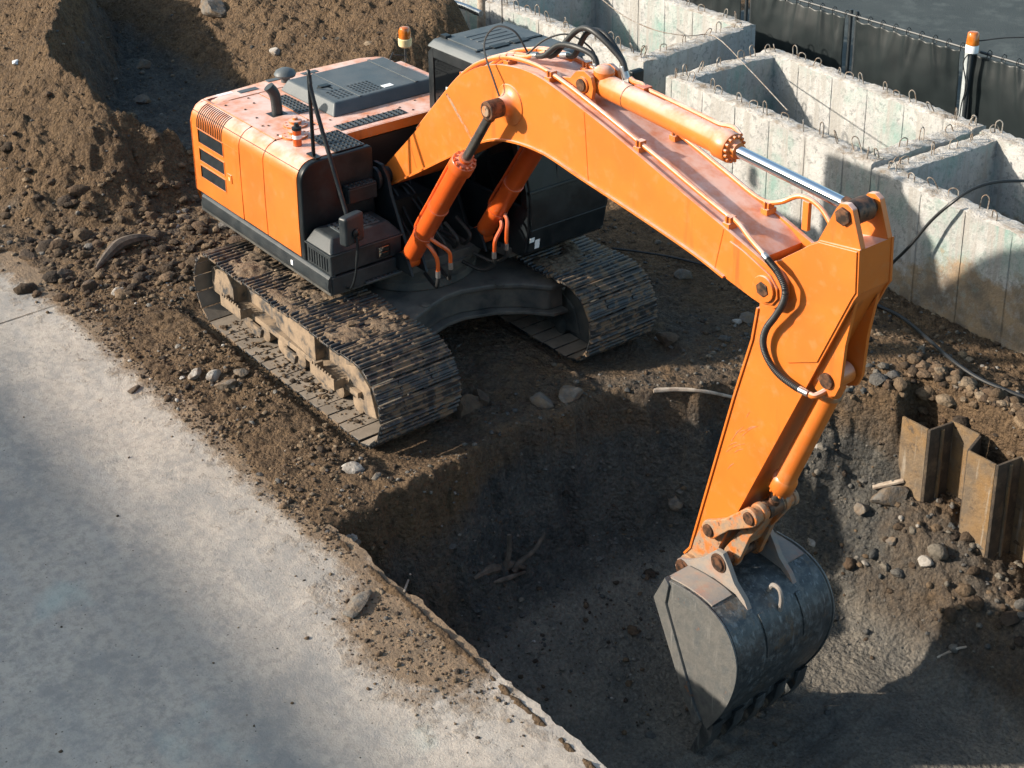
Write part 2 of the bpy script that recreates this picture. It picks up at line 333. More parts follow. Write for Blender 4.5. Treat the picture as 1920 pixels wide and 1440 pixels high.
    def build(s, name, m, parent=None, bevel=0, seg=2, ang=38, label=None):
        me = s.mesh(name, bevel, seg, ang); me.materials.append(m)
        o = bpy.data.objects.new(name, me); link(o, parent)
        if bevel: w = o.modifiers.new('normals', 'WEIGHTED_NORMAL'); w.keep_sharp = True
        if label: o['label'] = label
        if name in SMALL: o['kind'] = 'stuff'
        return o
def np_mesh(name, verts, quads, m, parent=None, smooth=True):
    me = bpy.data.meshes.new(name); verts = np.asarray(verts, np.float32); quads = np.asarray(quads, np.int32); k = quads.shape[1]
    me.vertices.add(len(verts)); me.vertices.foreach_set('co', verts.ravel())
    me.loops.add(quads.size); me.loops.foreach_set('vertex_index', quads.ravel())
    me.polygons.add(len(quads)); me.polygons.foreach_set('loop_start', np.arange(len(quads), dtype=np.int32) * k)
    me.update(calc_edges=True); me.validate()
    me.polygons.foreach_set('use_smooth', [smooth] * len(me.polygons)); me.materials.append(m)
    o = bpy.data.objects.new(name, me); link(o, parent); return o

# ------------------------------------------------------------------ noise
_perm = np.random.default_rng(3).permutation(256); _perm = np.concatenate([_perm, _perm, _perm])
_ga = np.random.default_rng(4).uniform(0, 2 * np.pi, 256); _gx = np.cos(_ga); _gy = np.sin(_ga)
def perlin(x, y):
    xi = np.floor(x).astype(int); yi = np.floor(y).astype(int); xf = x - xi; yf = y - yi; xi &= 255; yi &= 255
    u = xf * xf * xf * (xf * (xf * 6 - 15) + 10); v = yf * yf * yf * (yf * (yf * 6 - 15) + 10)
    def g(a, b, dx, dy): h = _perm[_perm[a & 255] + (b & 255)]; return _gx[h] * dx + _gy[h] * dy
    n00 = g(xi, yi, xf, yf); n10 = g(xi + 1, yi, xf - 1, yf); n01 = g(xi, yi + 1, xf, yf - 1); n11 = g(xi + 1, yi + 1, xf - 1, yf - 1)
    return (n00 * (1 - u) + n10 * u) * (1 - v) + (n01 * (1 - u) + n11 * u) * v
def fbm(x, y, sc, oct=4, gain=.5):
    t = 0; a = 1; tot = 0
    for i in range(oct): t = t + a * perlin(x * sc + 17.3 * i, y * sc - 9.1 * i); tot += a; a *= gain; sc *= 2.03
    return t / tot * 1.5
def ridg(x, y, sc, oct=4): 
    t = 0; a = 1; tot = 0
    for i in range(oct): t = t + a * (1 - 2.2 * np.abs(perlin(x * sc + 5.3 * i, y * sc + 3.7 * i))); tot += a; a *= .5; sc *= 2.07
    return t / tot
def S(t): t = np.clip(t, 0, 1); return t * t * (3 - 2 * t)

# ------------------------------------------------------------------ terrain height
RIDGE = np.array([(-4.3, .55, .22), (-4.9, .1, .42), (-5.15, -.55, .84), (-5.7, -.95, 1.22), (-6.9, -.95, 1.48), (-8.0, -.55, 1.65), (-9.2, .15, 1.7), (-11, .9, 1.8), (-14, 1.6, 1.2)])
RIMY = np.array([-3.2, -2.6, -1.9, -1.17, -.4, .4, 1.09, 1.8, 2.4, 2.72]); RIMX = np.array([2.5, 2.45, 2.5, 2.42, 2.32, 2.38, 2.62, 3.1, 3.75, 4.25])
def mound(x, y):
    best = np.full(x.shape, -9.)
    dn = np.full(x.shape, 1e9); hh = np.zeros(x.shape)
    xw = x + .22 * fbm(x, y, .9, 3) + .13 * fbm(x + 40, y, 3.1, 3); yw = y + .22 * fbm(x + 9, y + 5, .9, 3) + .13 * fbm(x, y + 70, 3.1, 3)
    for a, b in zip(RIDGE[:-1], RIDGE[1:]):
        d = b[:2] - a[:2]; L2 = d @ d; t = np.clip(((xw - a[0]) * d[0] + (yw - a[1]) * d[1]) / L2, 0, 1)
        px = a[0] + t * d[0]; py = a[1] + t * d[1]; dist = np.hypot(xw - px, yw - py); z = a[2] + t * (b[2] - a[2])
        side = (d[0] * (yw - py) - d[1] * (xw - px))           # <0 : far side (+y), since the line runs towards -x
        sl = np.where(side < 0, 2.1, .80)
        best = np.maximum(best, z - dist * sl)
    hA = best
    hB = np.clip(.25 + .60 * (yw - 1.5), -1, 1.75) - 1.6 * S((x + 5.2) / 1.4) - 3.2 * S((y - 4.2) / 1.1)
    hol = np.where(x < -4.6, .22 * S((-4.6 - x) / 1.5) * S((y + .6) / .6), -9)
    return np.maximum(np.maximum(hA, hB), hol)
def terrain(x, y, detail=True):
    x = np.asarray(x, float); y = np.asarray(y, float)
    g = .035 * fbm(x, y, .55, 3) + .01
    g = g + .17 * np.exp(-((y - 3.35) / .5) ** 2) * S((x - 2.0) / 2.0)                       # berm along the concrete boxes
    # pavement sub-base on the near side
    edge = -2.50 + .10 * fbm(x, x * 0 + 3.1, .7, 3) + .06 * fbm(x, x * 0 + 8.1, 3, 3)
    g = g + .05 * S((y - edge) / .5) - .30 * S((edge - .05 - y) / .55)
    mo = mound(x, y)
    k = .06; d = mo - g; hgt = g + np.where(d > k, d, np.where(d < -k, 0, (d + k) ** 2 / (4 * k)))
    w_m = S((mo - g + .1) / .5)
    # pit
    rx = np.interp(y, RIMY, RIMX) + .16 * fbm(x * .3, y, 1.1, 3) + .10 * fbm(x, y, 3.5, 3)
    fl = -1.87 + .98 * S((y - 1.55) / 1.15) * (1 - .38 * S((x - 4.8) / 1.3)) + .55 * S((4.6 - x) / 1.8) + .30 * S((-2.0 - y) / .6)
    t = x - rx; t = t + S(t / .1) * (.085 * fbm(x + 31, y, 3.2, 4, .6) + .055 * (np.abs(perlin(x * 6, y * 6)) + .6 * np.abs(perlin(x * 13, y * 13)) - .3))
    wall = -np.where(t > 0, 2.7 * t + .20 * S(t / .25), 0) + (.26 * fbm(x + 3, y, 1.7, 4) + .24 * ridg(x, y + 9, 2.6, 4)) * S(t / .3)
    pit = np.maximum(wall, fl)
    kk = .18; dd = fl - wall; pit = wall + np.where(dd > kk, dd, np.where(dd < -kk, 0, (dd + kk) ** 2 / (4 * kk)))
    inside = (y < 2.82) & (t > 0)
    lw = S((y + 2.62) / .10)                                  # near wall, right under the pavement edge
    ww = np.where(x > 4.1, 1 - S((y - 3.03) / .10), 1.0) * np.where(y > 2.72, S((x - 4.1) / .1) , 1)
    pw = S(t / .12) * lw * ww * (y < 3.2)
    out = hgt * (1 - pw) + np.minimum(pit, hgt) * pw
    if detail:
        rough = .034 + .05 * w_m + .045 * pw * S(-(wall - fl) * 3 + .4) 
        rough = rough * (1 - .82 * pw * S((fl - wall - .05) / .25) * S((2.0 - y) / .5) * S((x - 2.9) / .5)) 
        dn = rough * (.9 * fbm(x, y, 2.4, 4, .55)) + rough * .55 * ridg(x, y, 4.2, 4) + np.minimum(.020, rough * .7) * fbm(x + 50, y, 11, 3)
        bil = np.abs(perlin(x * 5.5, y * 5.5)) + .6 * np.abs(perlin(x * 12 + 4, y * 12)) + .4 * np.abs(perlin(x * 23, y * 23 + 8))
        dn = dn + rough * 1.35 * (bil - .4)
        dn = dn + w_m * .030 * ridg(x * 1.0 + y * .5, y * .35 + x * .2, 7, 3)
        for cy0 in (-1.25, 1.25):                              # pressed flat under the tracks
            f = S((.62 - np.abs(y - cy0)) / .15) * S((2.25 - np.abs(x - .2)) / .3)
            dn = dn * (1 - .9 * f) - .02 * f; out = out * (1 - f * (out > -.3))
        # tread prints beside the near track
        tp = S((.28 - np.abs(y + 2.08)) / .1) * S((3.2 - np.abs(x + .8)) / .4)
        dn = dn + tp * S(fbm(x + 20, y, 1.4, 2) * 1.6 + .45) * (.014 * np.sin(x * 2 * np.pi / .19) - .01)
        arc = np.hypot(x - .3, y - 0); fa = pw * S((fl - wall) / .2) * S((x - 3.6) / .8) * S((2.2 - y) / .4)
        dn = dn + fa * ((.017 * np.sin(arc * 26 + 2 * fbm(x, y, .6, 2)) + .006 * np.sin(arc * 61 + y)) * S(fbm(x + 7, y, 1.1, 2) * 1.5 + .55) )
        out = out + dn
    return out
def moist_shade(x, y, z):
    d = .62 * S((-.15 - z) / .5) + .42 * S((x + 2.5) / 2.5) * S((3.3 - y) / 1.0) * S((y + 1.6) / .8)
    d = d - .50 * S((x - 3.9) / 1.0) * S((y - .5) / .9) * S((-z) / .5)  # sunlit side of the pit floor painted in as paler soil
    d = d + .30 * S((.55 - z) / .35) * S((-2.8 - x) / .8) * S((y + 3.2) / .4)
    mb = S((y - RIDGE_Y(x) - .05) / .4) * S((-4.4 - x) / .5) * S((2.1 - y) / .6)  # shade of the hollow behind the ridge painted in as darker soil
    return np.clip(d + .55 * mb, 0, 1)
def RIDGE_Y(x): return np.interp(-x, -RIDGE[:, 0], RIDGE[:, 1])
def ax(*segs):
    out = []
    for a, b, st in segs: out += list(np.arange(a, b - 1e-6, st))
    return np.array(out + [segs[-1][1]])
gx = ax((-300, -40, 65), (-40, -15, 2.5), (-15, -12, .2), (-12, -4, .04), (-4, 7.4, .021), (7.4, 9, .08), (9, 30, 2.1), (30, 300, 67.5))
gy = ax((-300, -30, 67.5), (-30, -4, 2.6), (-4, -3.1, .15), (-3.1, 4.5, .022), (4.5, 6.2, .06), (6.2, 9, .2), (9, 40, 3.1), (40, 300, 65))
X, Y = np.meshgrid(gx, gy, indexing='ij'); Z = terrain(X, Y)
nx, ny = X.shape; idx = np.arange(nx * ny).reshape(nx, ny)
quads = np.stack([idx[:-1, :-1], idx[1:, :-1], idx[1:, 1:], idx[:-1, 1:]], -1).reshape(-1, 4)
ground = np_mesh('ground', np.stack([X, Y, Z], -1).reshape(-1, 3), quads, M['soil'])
a = ground.data.attributes.new('moist_shade', 'FLOAT', 'POINT'); a.data.foreach_set('value', moist_shade(X, Y, Z).ravel().astype(np.float32))
a = ground.data.attributes.new('floor', 'FLOAT', 'POINT'); a.data.foreach_set('value', (S((-.95 - Z) / .35) * S((2.15 - Y) / .5) * S((X - 2.9) / .5)).ravel().astype(np.float32))
tag(ground, 'churned brown soil with excavated pit and spoil mounds', None, kind='structure')
def gz(x, y): return float(terrain(np.array([x]), np.array([y]))[0])

# pavement slab with a ragged edge along the excavation
px = ax((-300, -40, 65), (-40, -14, 2), (-14, 8.5, .045), (8.5, 40, 2.1), (40, 300, 65))
off = np.array([0, .05, .1, .16, .24, .34, .46, .6, .8, 1.1, 1.5, 2, 3, 5, 9, 20, 60, 290.])
ed = -2.55 + (.07 * fbm(px, px * 0 + 2.2, .8, 3) + .05 * np.round(3 * fbm(px, px * 0 + 7.7, 2.2, 3)) / 3 + .03 * fbm(px, px * 0 + 4.4, 7, 3)) * (np.abs(px) < 15) 
top = np.stack([np.repeat(px[:, None], len(off), 1), ed[:, None] - off[None], np.zeros((len(px), len(off))) + .004 * fbm(np.repeat(px[:, None], len(off), 1), ed[:, None] - off[None], 1.1, 3)], -1)
under = top.copy()[:, :1]; under[..., 2] = -.20; under[..., 1] += -.04 + .03 * fbm(under[..., 0], under[..., 1], 5, 2)
v = np.concatenate([under, top], 1); n1, n2 = v.shape[:2]; idx = np.arange(n1 * n2).reshape(n1, n2)
quads = np.stack([idx[:-1, :-1], idx[:-1, 1:], idx[1:, 1:], idx[1:, :-1]], -1).reshape(-1, 4)
pave = np_mesh('pavement', v.reshape(-1, 3), quads, M['pavement'])
pave.data.set_sharp_from_angle(angle=math.radians(45))
vx, vy = v[..., 0], v[..., 1]
dirt = .30 * S((vy + 4.2) / 1.2) + .45 * S((vy + 3.0) / .5) * S((3.2 - vx) / .8) + .75 * np.exp(-((vx - 4.15) / .75) ** 2 - ((vy + 2.85) / .42) ** 2) + .35 * S((vy + 2.95) / .4) * S((4.9 - vx) / .5) + .5 * S((-2.2 - vx) / 2.5) * S((vy + 3.4) / .8)
a = pave.data.attributes.new('dirt', 'FLOAT', 'POINT'); a.data.foreach_set('value', np.clip(dirt, 0, 1).ravel().astype(np.float32))
tag(pave, 'worn pale concrete pavement beside the pit', None, kind='structure')
ja = onz(-6, 609, .0015); jb = onz(112, 570, .0015); jd = (jb - ja) / np.linalg.norm(jb - ja); jn = np.array([-jd[1], jd[0], 0]) * .008
MB().add([ja + jn, ja - jn, jb - jn * .4, jb + jn * .4], [(0, 1, 2, 3)]).build('expansion_joint', M['pile_dark'], pave).location.z = .004
# asphalt yard beyond the tarpaulin fence
av = ax((-300, -30, 54), (-30, 30, 2), (30, 300, 54)); aw = ax((8.75, 30, 1.5), (30, 300, 54))
X, Y = np.meshgrid(av, aw, indexing='ij'); nx, ny = X.shape; idx = np.arange(nx * ny).reshape(nx, ny)
tag(np_mesh('asphalt_yard', np.stack([X, Y, X * 0 + .16 + .02 * fbm(X, Y, .2, 2)], -1).reshape(-1, 3), np.stack([idx[:-1, :-1], idx[1:, :-1], idx[1:, 1:], idx[:-1, 1:]], -1).reshape(-1, 4), M['asphalt']), 'dark asphalt yard beyond the tarpaulin fence', None, kind='structure')

# ------------------------------------------------------------------ unseen building placed to cast the shade on the pavement
bl = empty('building', (-15, -27, 0), 'long unseen building behind the camera, placed to cast the pavement shade', 'building')
HB = (22.9 - 3.75) * (-LD.z / LD.y) - .25
MB().box(-65, 35, -33, -23.2, 0, HB).build('wall', M['wall'], bl)
MB().box(-65.3, 35.3, -33.3, -22.9, HB + .003, HB + .25).build('roof', M['post'], bl)
for fl in range(2):
    for k in range(24):
        MB().box(-63 + k * 4, -61 + k * 4, -23.25, -23.15, 1.2 + fl * 3.6, 3 + fl * 3.6).build('window', M['glass'], bl)

# ------------------------------------------------------------------ concrete boxes
def noise3(p, sc):      # cheap 3-axis noise for vertex wear
    return (fbm(p[..., 0] + p[..., 2] * .7, p[..., 1] - p[..., 2] * .6, sc, 3) + fbm(p[..., 2] + 11, p[..., 0] - p[..., 1], sc, 3)) * .5
def concrete_wall(parent, p0, p1, th, z0, z1, inward, seams=(), topmat=True):
    """wall from p0 to p1 (outer line), thickness th towards 'inward'; cross-section swept along the length"""
    p0 = np.array(p0, float); p1 = np.array(p1, float); L = np.hypot(*(p1 - p0)); d = (p1 - p0) / L; nrm = np.array(inward, float); nrm = nrm - d * (nrm @ d); nrm /= np.hypot(*nrm)
    us = sorted(set(list(np.round(np.arange(0, L, .045), 3)) + [L] + [round(s + e, 4) for s in seams for e in (-.014, -.006, .006, .014) if 0 < s < L])); us = np.array(us)
    zs = np.linspace(0, 1, 26); ts = np.linspace(0, 1, 7)
    sec = [(0, z) for z in zs] + [(t, 1) for t in ts[1:-1]] + [(1, z) for z in zs[::-1]]
    sec = np.array(sec); ns = len(sec)
    Pn = np.zeros((len(us), ns, 3))
    Pn[..., :2] = p0 + us[:, None, None] * d + (sec[:, 0] * th)[None, :, None] * nrm
    zt = z1 + .020 * fbm(us, us * 0 + p0[0], 1.3, 3)
    Pn[..., 2] = z0 + sec[None, :, 1] * (zt[:, None] - z0)
    istop = (sec[:, 1] >= .999)
    q = noise3(Pn, 2.2)
    # face wear
    sgn = np.where(sec[:, 0] < .5, -1, 1)[None, :]
    face = np.where(istop, 0, 1)[None, :] * (.004 * q + .003 * noise3(Pn, 9))
    groove = np.zeros(len(us))
    for s in seams: groove[np.abs(us - s) < .008] = .010
    face = face - groove[:, None] * np.where(istop, 0, 1)[None]
    lip = np.exp(-((sec[:, 1] - .86) / .012) ** 2) * .006
    face = face - lip[None] * np.where(istop, 0, 1)[None]
    Pn[..., :2] += (sgn * face)[..., None] * nrm
    tp = np.where(istop, 1, 0)[None] * (.040 * noise3(Pn, 5) + .030 * noise3(Pn, 14) + .012 * noise3(Pn, 30))
    edgew = np.where(istop & ((sec[:, 0] < .02) | (sec[:, 0] > .98)), -.018, 0)[None] + np.where((sec[:, 1] > .95) & ~istop, .3, 0)[None] * 0
    Pn[..., 2] += tp + edgew
    cap = [Pn[0], Pn[-1]]
    idx = np.arange(len(us) * ns).reshape(len(us), ns)
    quads = np.stack([idx[:-1, :-1], idx[1:, :-1], idx[1:, 1:], idx[:-1, 1:]], -1).reshape(-1, 4)
    verts = Pn.reshape(-1, 3)
    # end caps: pair outer column with inner column
    caps = []
    for r, flip in ((0, False), (len(us) - 1, True)):
        row = idx[r]
        for k in range(ns // 2):
            a, b, c, e = row[k], row[k + 1], row[ns - 2 - k], row[ns - 1 - k]
            if len({a, b, c, e}) == 4: caps.append((a, b, c, e) if not flip else (e, c, b, a))
    o = np_mesh('wall', verts, np.concatenate([quads, np.array(caps, int)]), M['concrete'], parent)
    o.data.materials.append(M['concrete_top'])
    isq = np.concatenate([np.tile((istop[:-1] & istop[1:]), len(us) - 1), np.zeros(len(caps), bool)])
    mi = np.zeros(len(o.data.polygons), np.int32); mi[:len(isq)] = isq[:len(mi)]
    o.data.polygons.foreach_set('material_index', mi)
    o.data.set_sharp_from_angle(angle=math.radians(50))
    return o
def u_loop(tilt=0, h=.17, w=.095, r=.0075):
    b = MB(); pts = [(-w / 2, 0, -.06), (-w / 2, 0, h * .55), (-w * .42, 0, h * .85), (0, 0, h), (w * .42, 0, h * .85), (w / 2, 0, h * .55), (w / 2, 0, -.06)]
    b.tube(pts, r, 6, 3); return b.mesh('rebar_loop', ang=60)
LOOPS = [u_loop(h=hh, w=ww) for hh, ww in ((.15, .085), (.12, .10), (.17, .08), (.10, .10))]
for me in LOOPS: me.materials.append(M['rebar'])
def put_loops(parent, a, b, z, n, jit=.05, ang=0):
    a = np.array(a); b = np.array(b)
    for i in range(n):
        t = (i + .5 + random.uniform(-.25, .25)) / n; p = a + (b - a) * t
        o = bpy.data.objects.new('rebar_loop', random.choice(LOOPS)); link(o, parent)
        dx, dy = b - a
        o.location = (p[0] + random.uniform(-jit, jit) * .5, p[1] + random.uniform(-jit, jit), z - .01)
        o.rotation_euler = (random.gauss(0, .22), random.gauss(0, .22), math.atan2(dy, dx) + ang + random.gauss(0, .45))
def concrete_box(name, c, th, z0, z1, label, seam_step=.62, loops=(8, 8, 5, 5), front=True, skip=()):
    """c = near-left, near-right, far-right, far-left corners on the ground plan"""
    nl, nr, fr, fl = [np.array(p, float) for p in c]; ctr = (nl + nr + fr + fl) / 4
    e = empty(name, (*ctr, z0), label, 'concrete box', 'cast concrete boxes along the pit')
    L = np.hypot(*(nr - nl)); sm = [s for s in np.arange(.12, L, seam_step)]
    ex = (nr - nl) / L; ey = (fl - nl) / np.hypot(*(fl - nl))
    concrete_wall(e, nl, nr, th, z0, z1, ctr - nl, sm)
    concrete_wall(e, fl, fr, th, z0, z1 + .01, ctr - fl, sm)
    concrete_wall(e, nl + ey * (th - .01), fl - ey * (th - .01), th, z0, z1 - .006, ctr - nl, ())
    concrete_wall(e, nr + ey * (th - .01), fr - ey * (th - .01), th, z0, z1 - .004, ctr - nr, ())
    fc = np.array([nl, nr, fr, fl]); v = [(*p, z0 + .25) for p in (nl + (ex + ey) * .1, nr + (ey - ex) * .1, fr - (ex + ey) * .1, fl + (ex - ey) * .1)]
    MB().add(v, [(0, 1, 2, 3)]).build('base_slab', M['concrete_top'], e)
    h = th / 2
    put_loops(e, nl + ey * h, nr + ey * h, z1, loops[0]); put_loops(e, fl - ey * h, fr - ey * h, z1, loops[1])
    put_loops(e, nl + ex * h, fl + ex * h, z1, loops[2]); put_loops(e, nr - ex * h, fr - ex * h, z1, loops[3])
    return e
concrete_box('concrete_box', ((-1.36, 4.98), (2.27, 4.66), (2.36, 6.62), (-1.27, 6.93)), .25, -.15, 1.38, 'middle pale concrete box, whole rim in view beside the tarpaulin fence', loops=(13, 13, 6, 5))
concrete_box('concrete_box', ((2.36, 4.56), (6.3, 4.10), (6.45, 6.25), (2.47, 6.62)), .25, -.15, 1.38, 'mud-splashed concrete box at right, cut off by the picture edge', loops=(13, 10, 6, 0))
concrete_box('concrete_box', ((-5.6, 5.25), (-1.90, 5.08), (-2.12, 7.45), (-5.75, 7.62)), .27, -.15, 1.40, 'farthest concrete box, behind the excavator cab roof', loops=(14, 10, 6, 6))
# far block wall and clutter behind the cab
fb = empty('concrete_block', (-7.7, 6.4, 0), 'short pale concrete wall far back behind the wooden post', 'concrete wall')
concrete_wall(fb, (-9.4, 5.9), (-6.3, 5.75), .3, -.1, 1.25, (0, 1), (.7, 1.4, 2.1))
p = onz(905, 36, 1.0)
tag(MB().lathe((p[0], p[1], .2), (0, 0, 1), [(.10, 0), (.095, .4), (.085, .9), (.075, 1.15), (.03, 1.18)], 12).build('wooden_post', M['palewood']), 'pale round wooden post behind the cab roof', 'post')
tag(MB().tube([onz(835, 2, 1.35), onz(870, 12, 1.33), onz(902, 26, 1.30)], .05, 10).build('steel_pipe', M['steel']), 'grey pipe lying on the spoil beside the wooden post', 'pipe')

# ------------------------------------------------------------------ tarpaulin fence
FY = 8.5
fe = empty('tarpaulin_fence', (-1, FY, 0), 'dark grey tarpaulin fence laced to a rail behind the concrete boxes', 'fence')
posts = [-7.3, -5.3, -3.27, -1.25, .72, 2.7, 4.7]
for i, xp in enumerate(posts):
    for dx in (-.055, .055):
        MB().cyl((xp + dx, FY + .03, 0), (xp + dx, FY + .03, 1.60), .028, n=10).build('post', M['post'], fe)
MB().cyl((-8, FY, 1.56), (6, FY, 1.50), .020, n=8).build('rail', M['post'], fe)
for i in range(len(posts) - 1):
    a0, b0 = posts[i] + .10, posts[i + 1] - .10; nu, nv = 74, 52
    U, V = np.meshgrid(np.linspace(0, 1, nu), np.linspace(0, 1, nv), indexing='ij'); xx = a0 + U * (b0 - a0)
    nt_ = 8; ph = U * nt_; tie = np.abs((ph % 1) - .5) * 2                        # 1 at ties, 0 between
    sag = .045 * (1 - tie ** 2) * (V > .95) 
    zz = .06 + V * 1.44 - .035 * (1 - tie) * V ** 6
    fold = np.zeros_like(U)
    r2 = np.random.default_rng(20 + i)
    for k in range(nt_ + 1):
        uc = k / nt_; sl = r2.uniform(-.22, .22); wd_ = r2.uniform(.012, .03); am = r2.uniform(.006, .03); ln = r2.uniform(.25, .6)
        fold += am * np.exp(-((U - uc - sl * (1 - V)) / (wd_ + .05 * (1 - V))) ** 2) * np.exp(-((1 - V) / ln) ** 2)
    fold += .05 * fbm(U * 2 + i * 7, V * 1.2, 1, 2) + .006 * fbm(U * 5 + i, V * 4, 1, 2)
    bulge = .05 * np.sin(np.pi * U) * np.sin(np.pi * V)
    verts = np.stack([xx, FY - .03 - fold - bulge, zz], -1); idx = np.arange(nu * nv).reshape(nu, nv)
    f1 = np.stack([idx[:-1, :-1], idx[1:, :-1], idx[1:, 1:], idx[:-1, 1:]], -1).reshape(-1, 4)
    o = np_mesh('tarpaulin', verts.reshape(-1, 3), f1, M['tarp'], fe)
    sd = o.modifiers.new('thickness', 'SOLIDIFY'); sd.thickness = .003
    for k in range(nt_ + 1):
        xk = a0 + k / nt_ * (b0 - a0)
        MB().tube([(xk - .012, FY - .03, 1.47), (xk - .01, FY - .035, 1.55), (xk, FY - .01, 1.585), (xk + .012, FY + .03, 1.55), (xk + .008, FY + .01, 1.47)], .006, 5, 3).build('lacing_tie', M['cable'], fe)
# beacon post
bx, by = .86, 8.36
bp_ = empty('beacon_post', (bx, by, 0), 'pale post with amber warning beacon on a white base in front of the fence', 'beacon')
MB().box(bx - .105, bx - .05, by + .0, by + .05, 0, 1.66).build('post', M['pale_post'], bp_, .008)
MB().cyl((bx, by - .04, 0), (bx + .03, by - .04, 1.55), .03, n=10).build('stake', M['post'], bp_)
MB().lathe((bx + .03, by - .04, 1.55), (0, 0, 1), [(.075, 0), (.085, .01), (.085, .10), (.075, .115)], 20).build('base', M['white'], bp_)
MB().lathe((bx + .03, by - .04, 1.665), (0, 0, 1), [(.085, 0), (.083, .03), (.074, .15), (.062, .165), (.05, .17)], 22).build('lens', M['amber'], bp_)
MB().tube([(bx + .02, by - .08, 1.55), (bx - .04, by - .10, 1.4), (bx + .03, by - .09, 1.1), (bx - .02, by - .08, .8), (bx - .03, by - .08, .4)], .008, 6).build('cable', M['cable'], bp_)
tag(MB().tube([(bx + .1, by, 1.72), (bx + .45, by + .25, 1.80), (bx + 1.2, by + .7, 1.86), (bx + 2.2, by + 1.2, 1.8)], .009, 6).build('overhead_wire', M['cable']), 'black wire running off to the right from the amber beacon', 'wire')

# ------------------------------------------------------------------ sheet piles
for k in range(3):
    x0 = 4.40 + k * .77; y0, y1 = 2.70 - k * .02, 3.0 - k * .02; tk = .028
    e = empty('sheet_pile', (x0 + .2, y0, -1.4), ['clay-coated steel sheet pile nearest the arm, with a dark scratch', 'steel sheet pile with whitish runs and ochre foot, middle of three', 'steel sheet pile cut off by the right picture edge'][k], 'sheet pile', 'sheet piles shoring the pit')
    zt = (-.07, -.06, -.08)[k]
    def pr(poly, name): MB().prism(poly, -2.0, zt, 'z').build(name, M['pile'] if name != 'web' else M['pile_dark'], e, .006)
    pr([(x0, y0), (x0 + .30, y0), (x0 + .30, y0 + tk), (x0, y0 + tk)], 'front_flange')
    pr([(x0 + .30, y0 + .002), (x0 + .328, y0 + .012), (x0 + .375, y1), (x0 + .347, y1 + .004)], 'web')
    pr([(x0 + .349, y1), (x0 + .66, y1), (x0 + .66, y1 + tk), (x0 + .349, y1 + tk)], 'back_flange')
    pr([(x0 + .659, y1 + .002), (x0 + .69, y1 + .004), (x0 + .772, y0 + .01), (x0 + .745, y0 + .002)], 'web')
    MB().cyl((x0 + .358, (y0 + y1) / 2 + .01, -2), (x0 + .358, (y0 + y1) / 2 + .01, zt - .03), .020, n=8).build('interlock', M['pile'], e)

# ================================================================== EXCAVATOR
EX = empty('excavator', (.2, 0, 0), 'orange tracked excavator with black cab, its bucket lowered into the pit', 'excavator')
O, OR, BK = M['orange'], M['orange_red'], M['black']
# ---- tracks
def shoe_mesh():
    b = MB(); w = .45; b.box(-.087, .085, -w, w, -.012, .010)
    for gx_, gh in ((-.072, .036), (-.010, .031), (.050, .031)):
        b.prism([(gx_ - .014, .009), (gx_ + .016, .009), (gx_ + .008, gh), (gx_ - .006, gh)], -w + .003, w - .003, 'y')
    for yy in (-.17, .17): 
        for xx in (-.045, .02): b.cyl((xx, yy, .008), (xx, yy, .022), .016, n=6)
    me = b.mesh('track_shoe', .003, 1); me.materials.append(M['shoe']); me.materials.append(M['shoe_inner'])
    for p in me.polygons:
        if p.normal.z < -.8: p.material_index = 1
    return me
SHOE = shoe_mesh()
def loop_path(xa, xb, r, zc, n):
    """n stations round the track: position, outward normal angle"""
    Ls = xb - xa; per = 2 * Ls + 2 * math.pi * r; out = []
    for i in range(n):
        s_ = (i + .3) / n * per
        if s_ < Ls: x = xa + s_; sag = -.022 * math.sin(math.pi * 3 * s_ / Ls) ** 2; out.append((x, zc + r + sag, math.pi / 2))
        elif s_ < Ls + math.pi * r: a = math.pi / 2 - (s_ - Ls) / r; out.append((xb + r * math.cos(a), zc + r * math.sin(a), a))
        elif s_ < 2 * Ls + math.pi * r: x = xb - (s_ - Ls - math.pi * r); out.append((x, zc - r, -math.pi / 2))
        else: a = -math.pi / 2 - (s_ - 2 * Ls - math.pi * r) / r; out.append((xa + r * math.cos(a), zc + r * math.sin(a), a))
    return out
XA, XB, TR, TZ = -1.22, 1.58, .41, .445
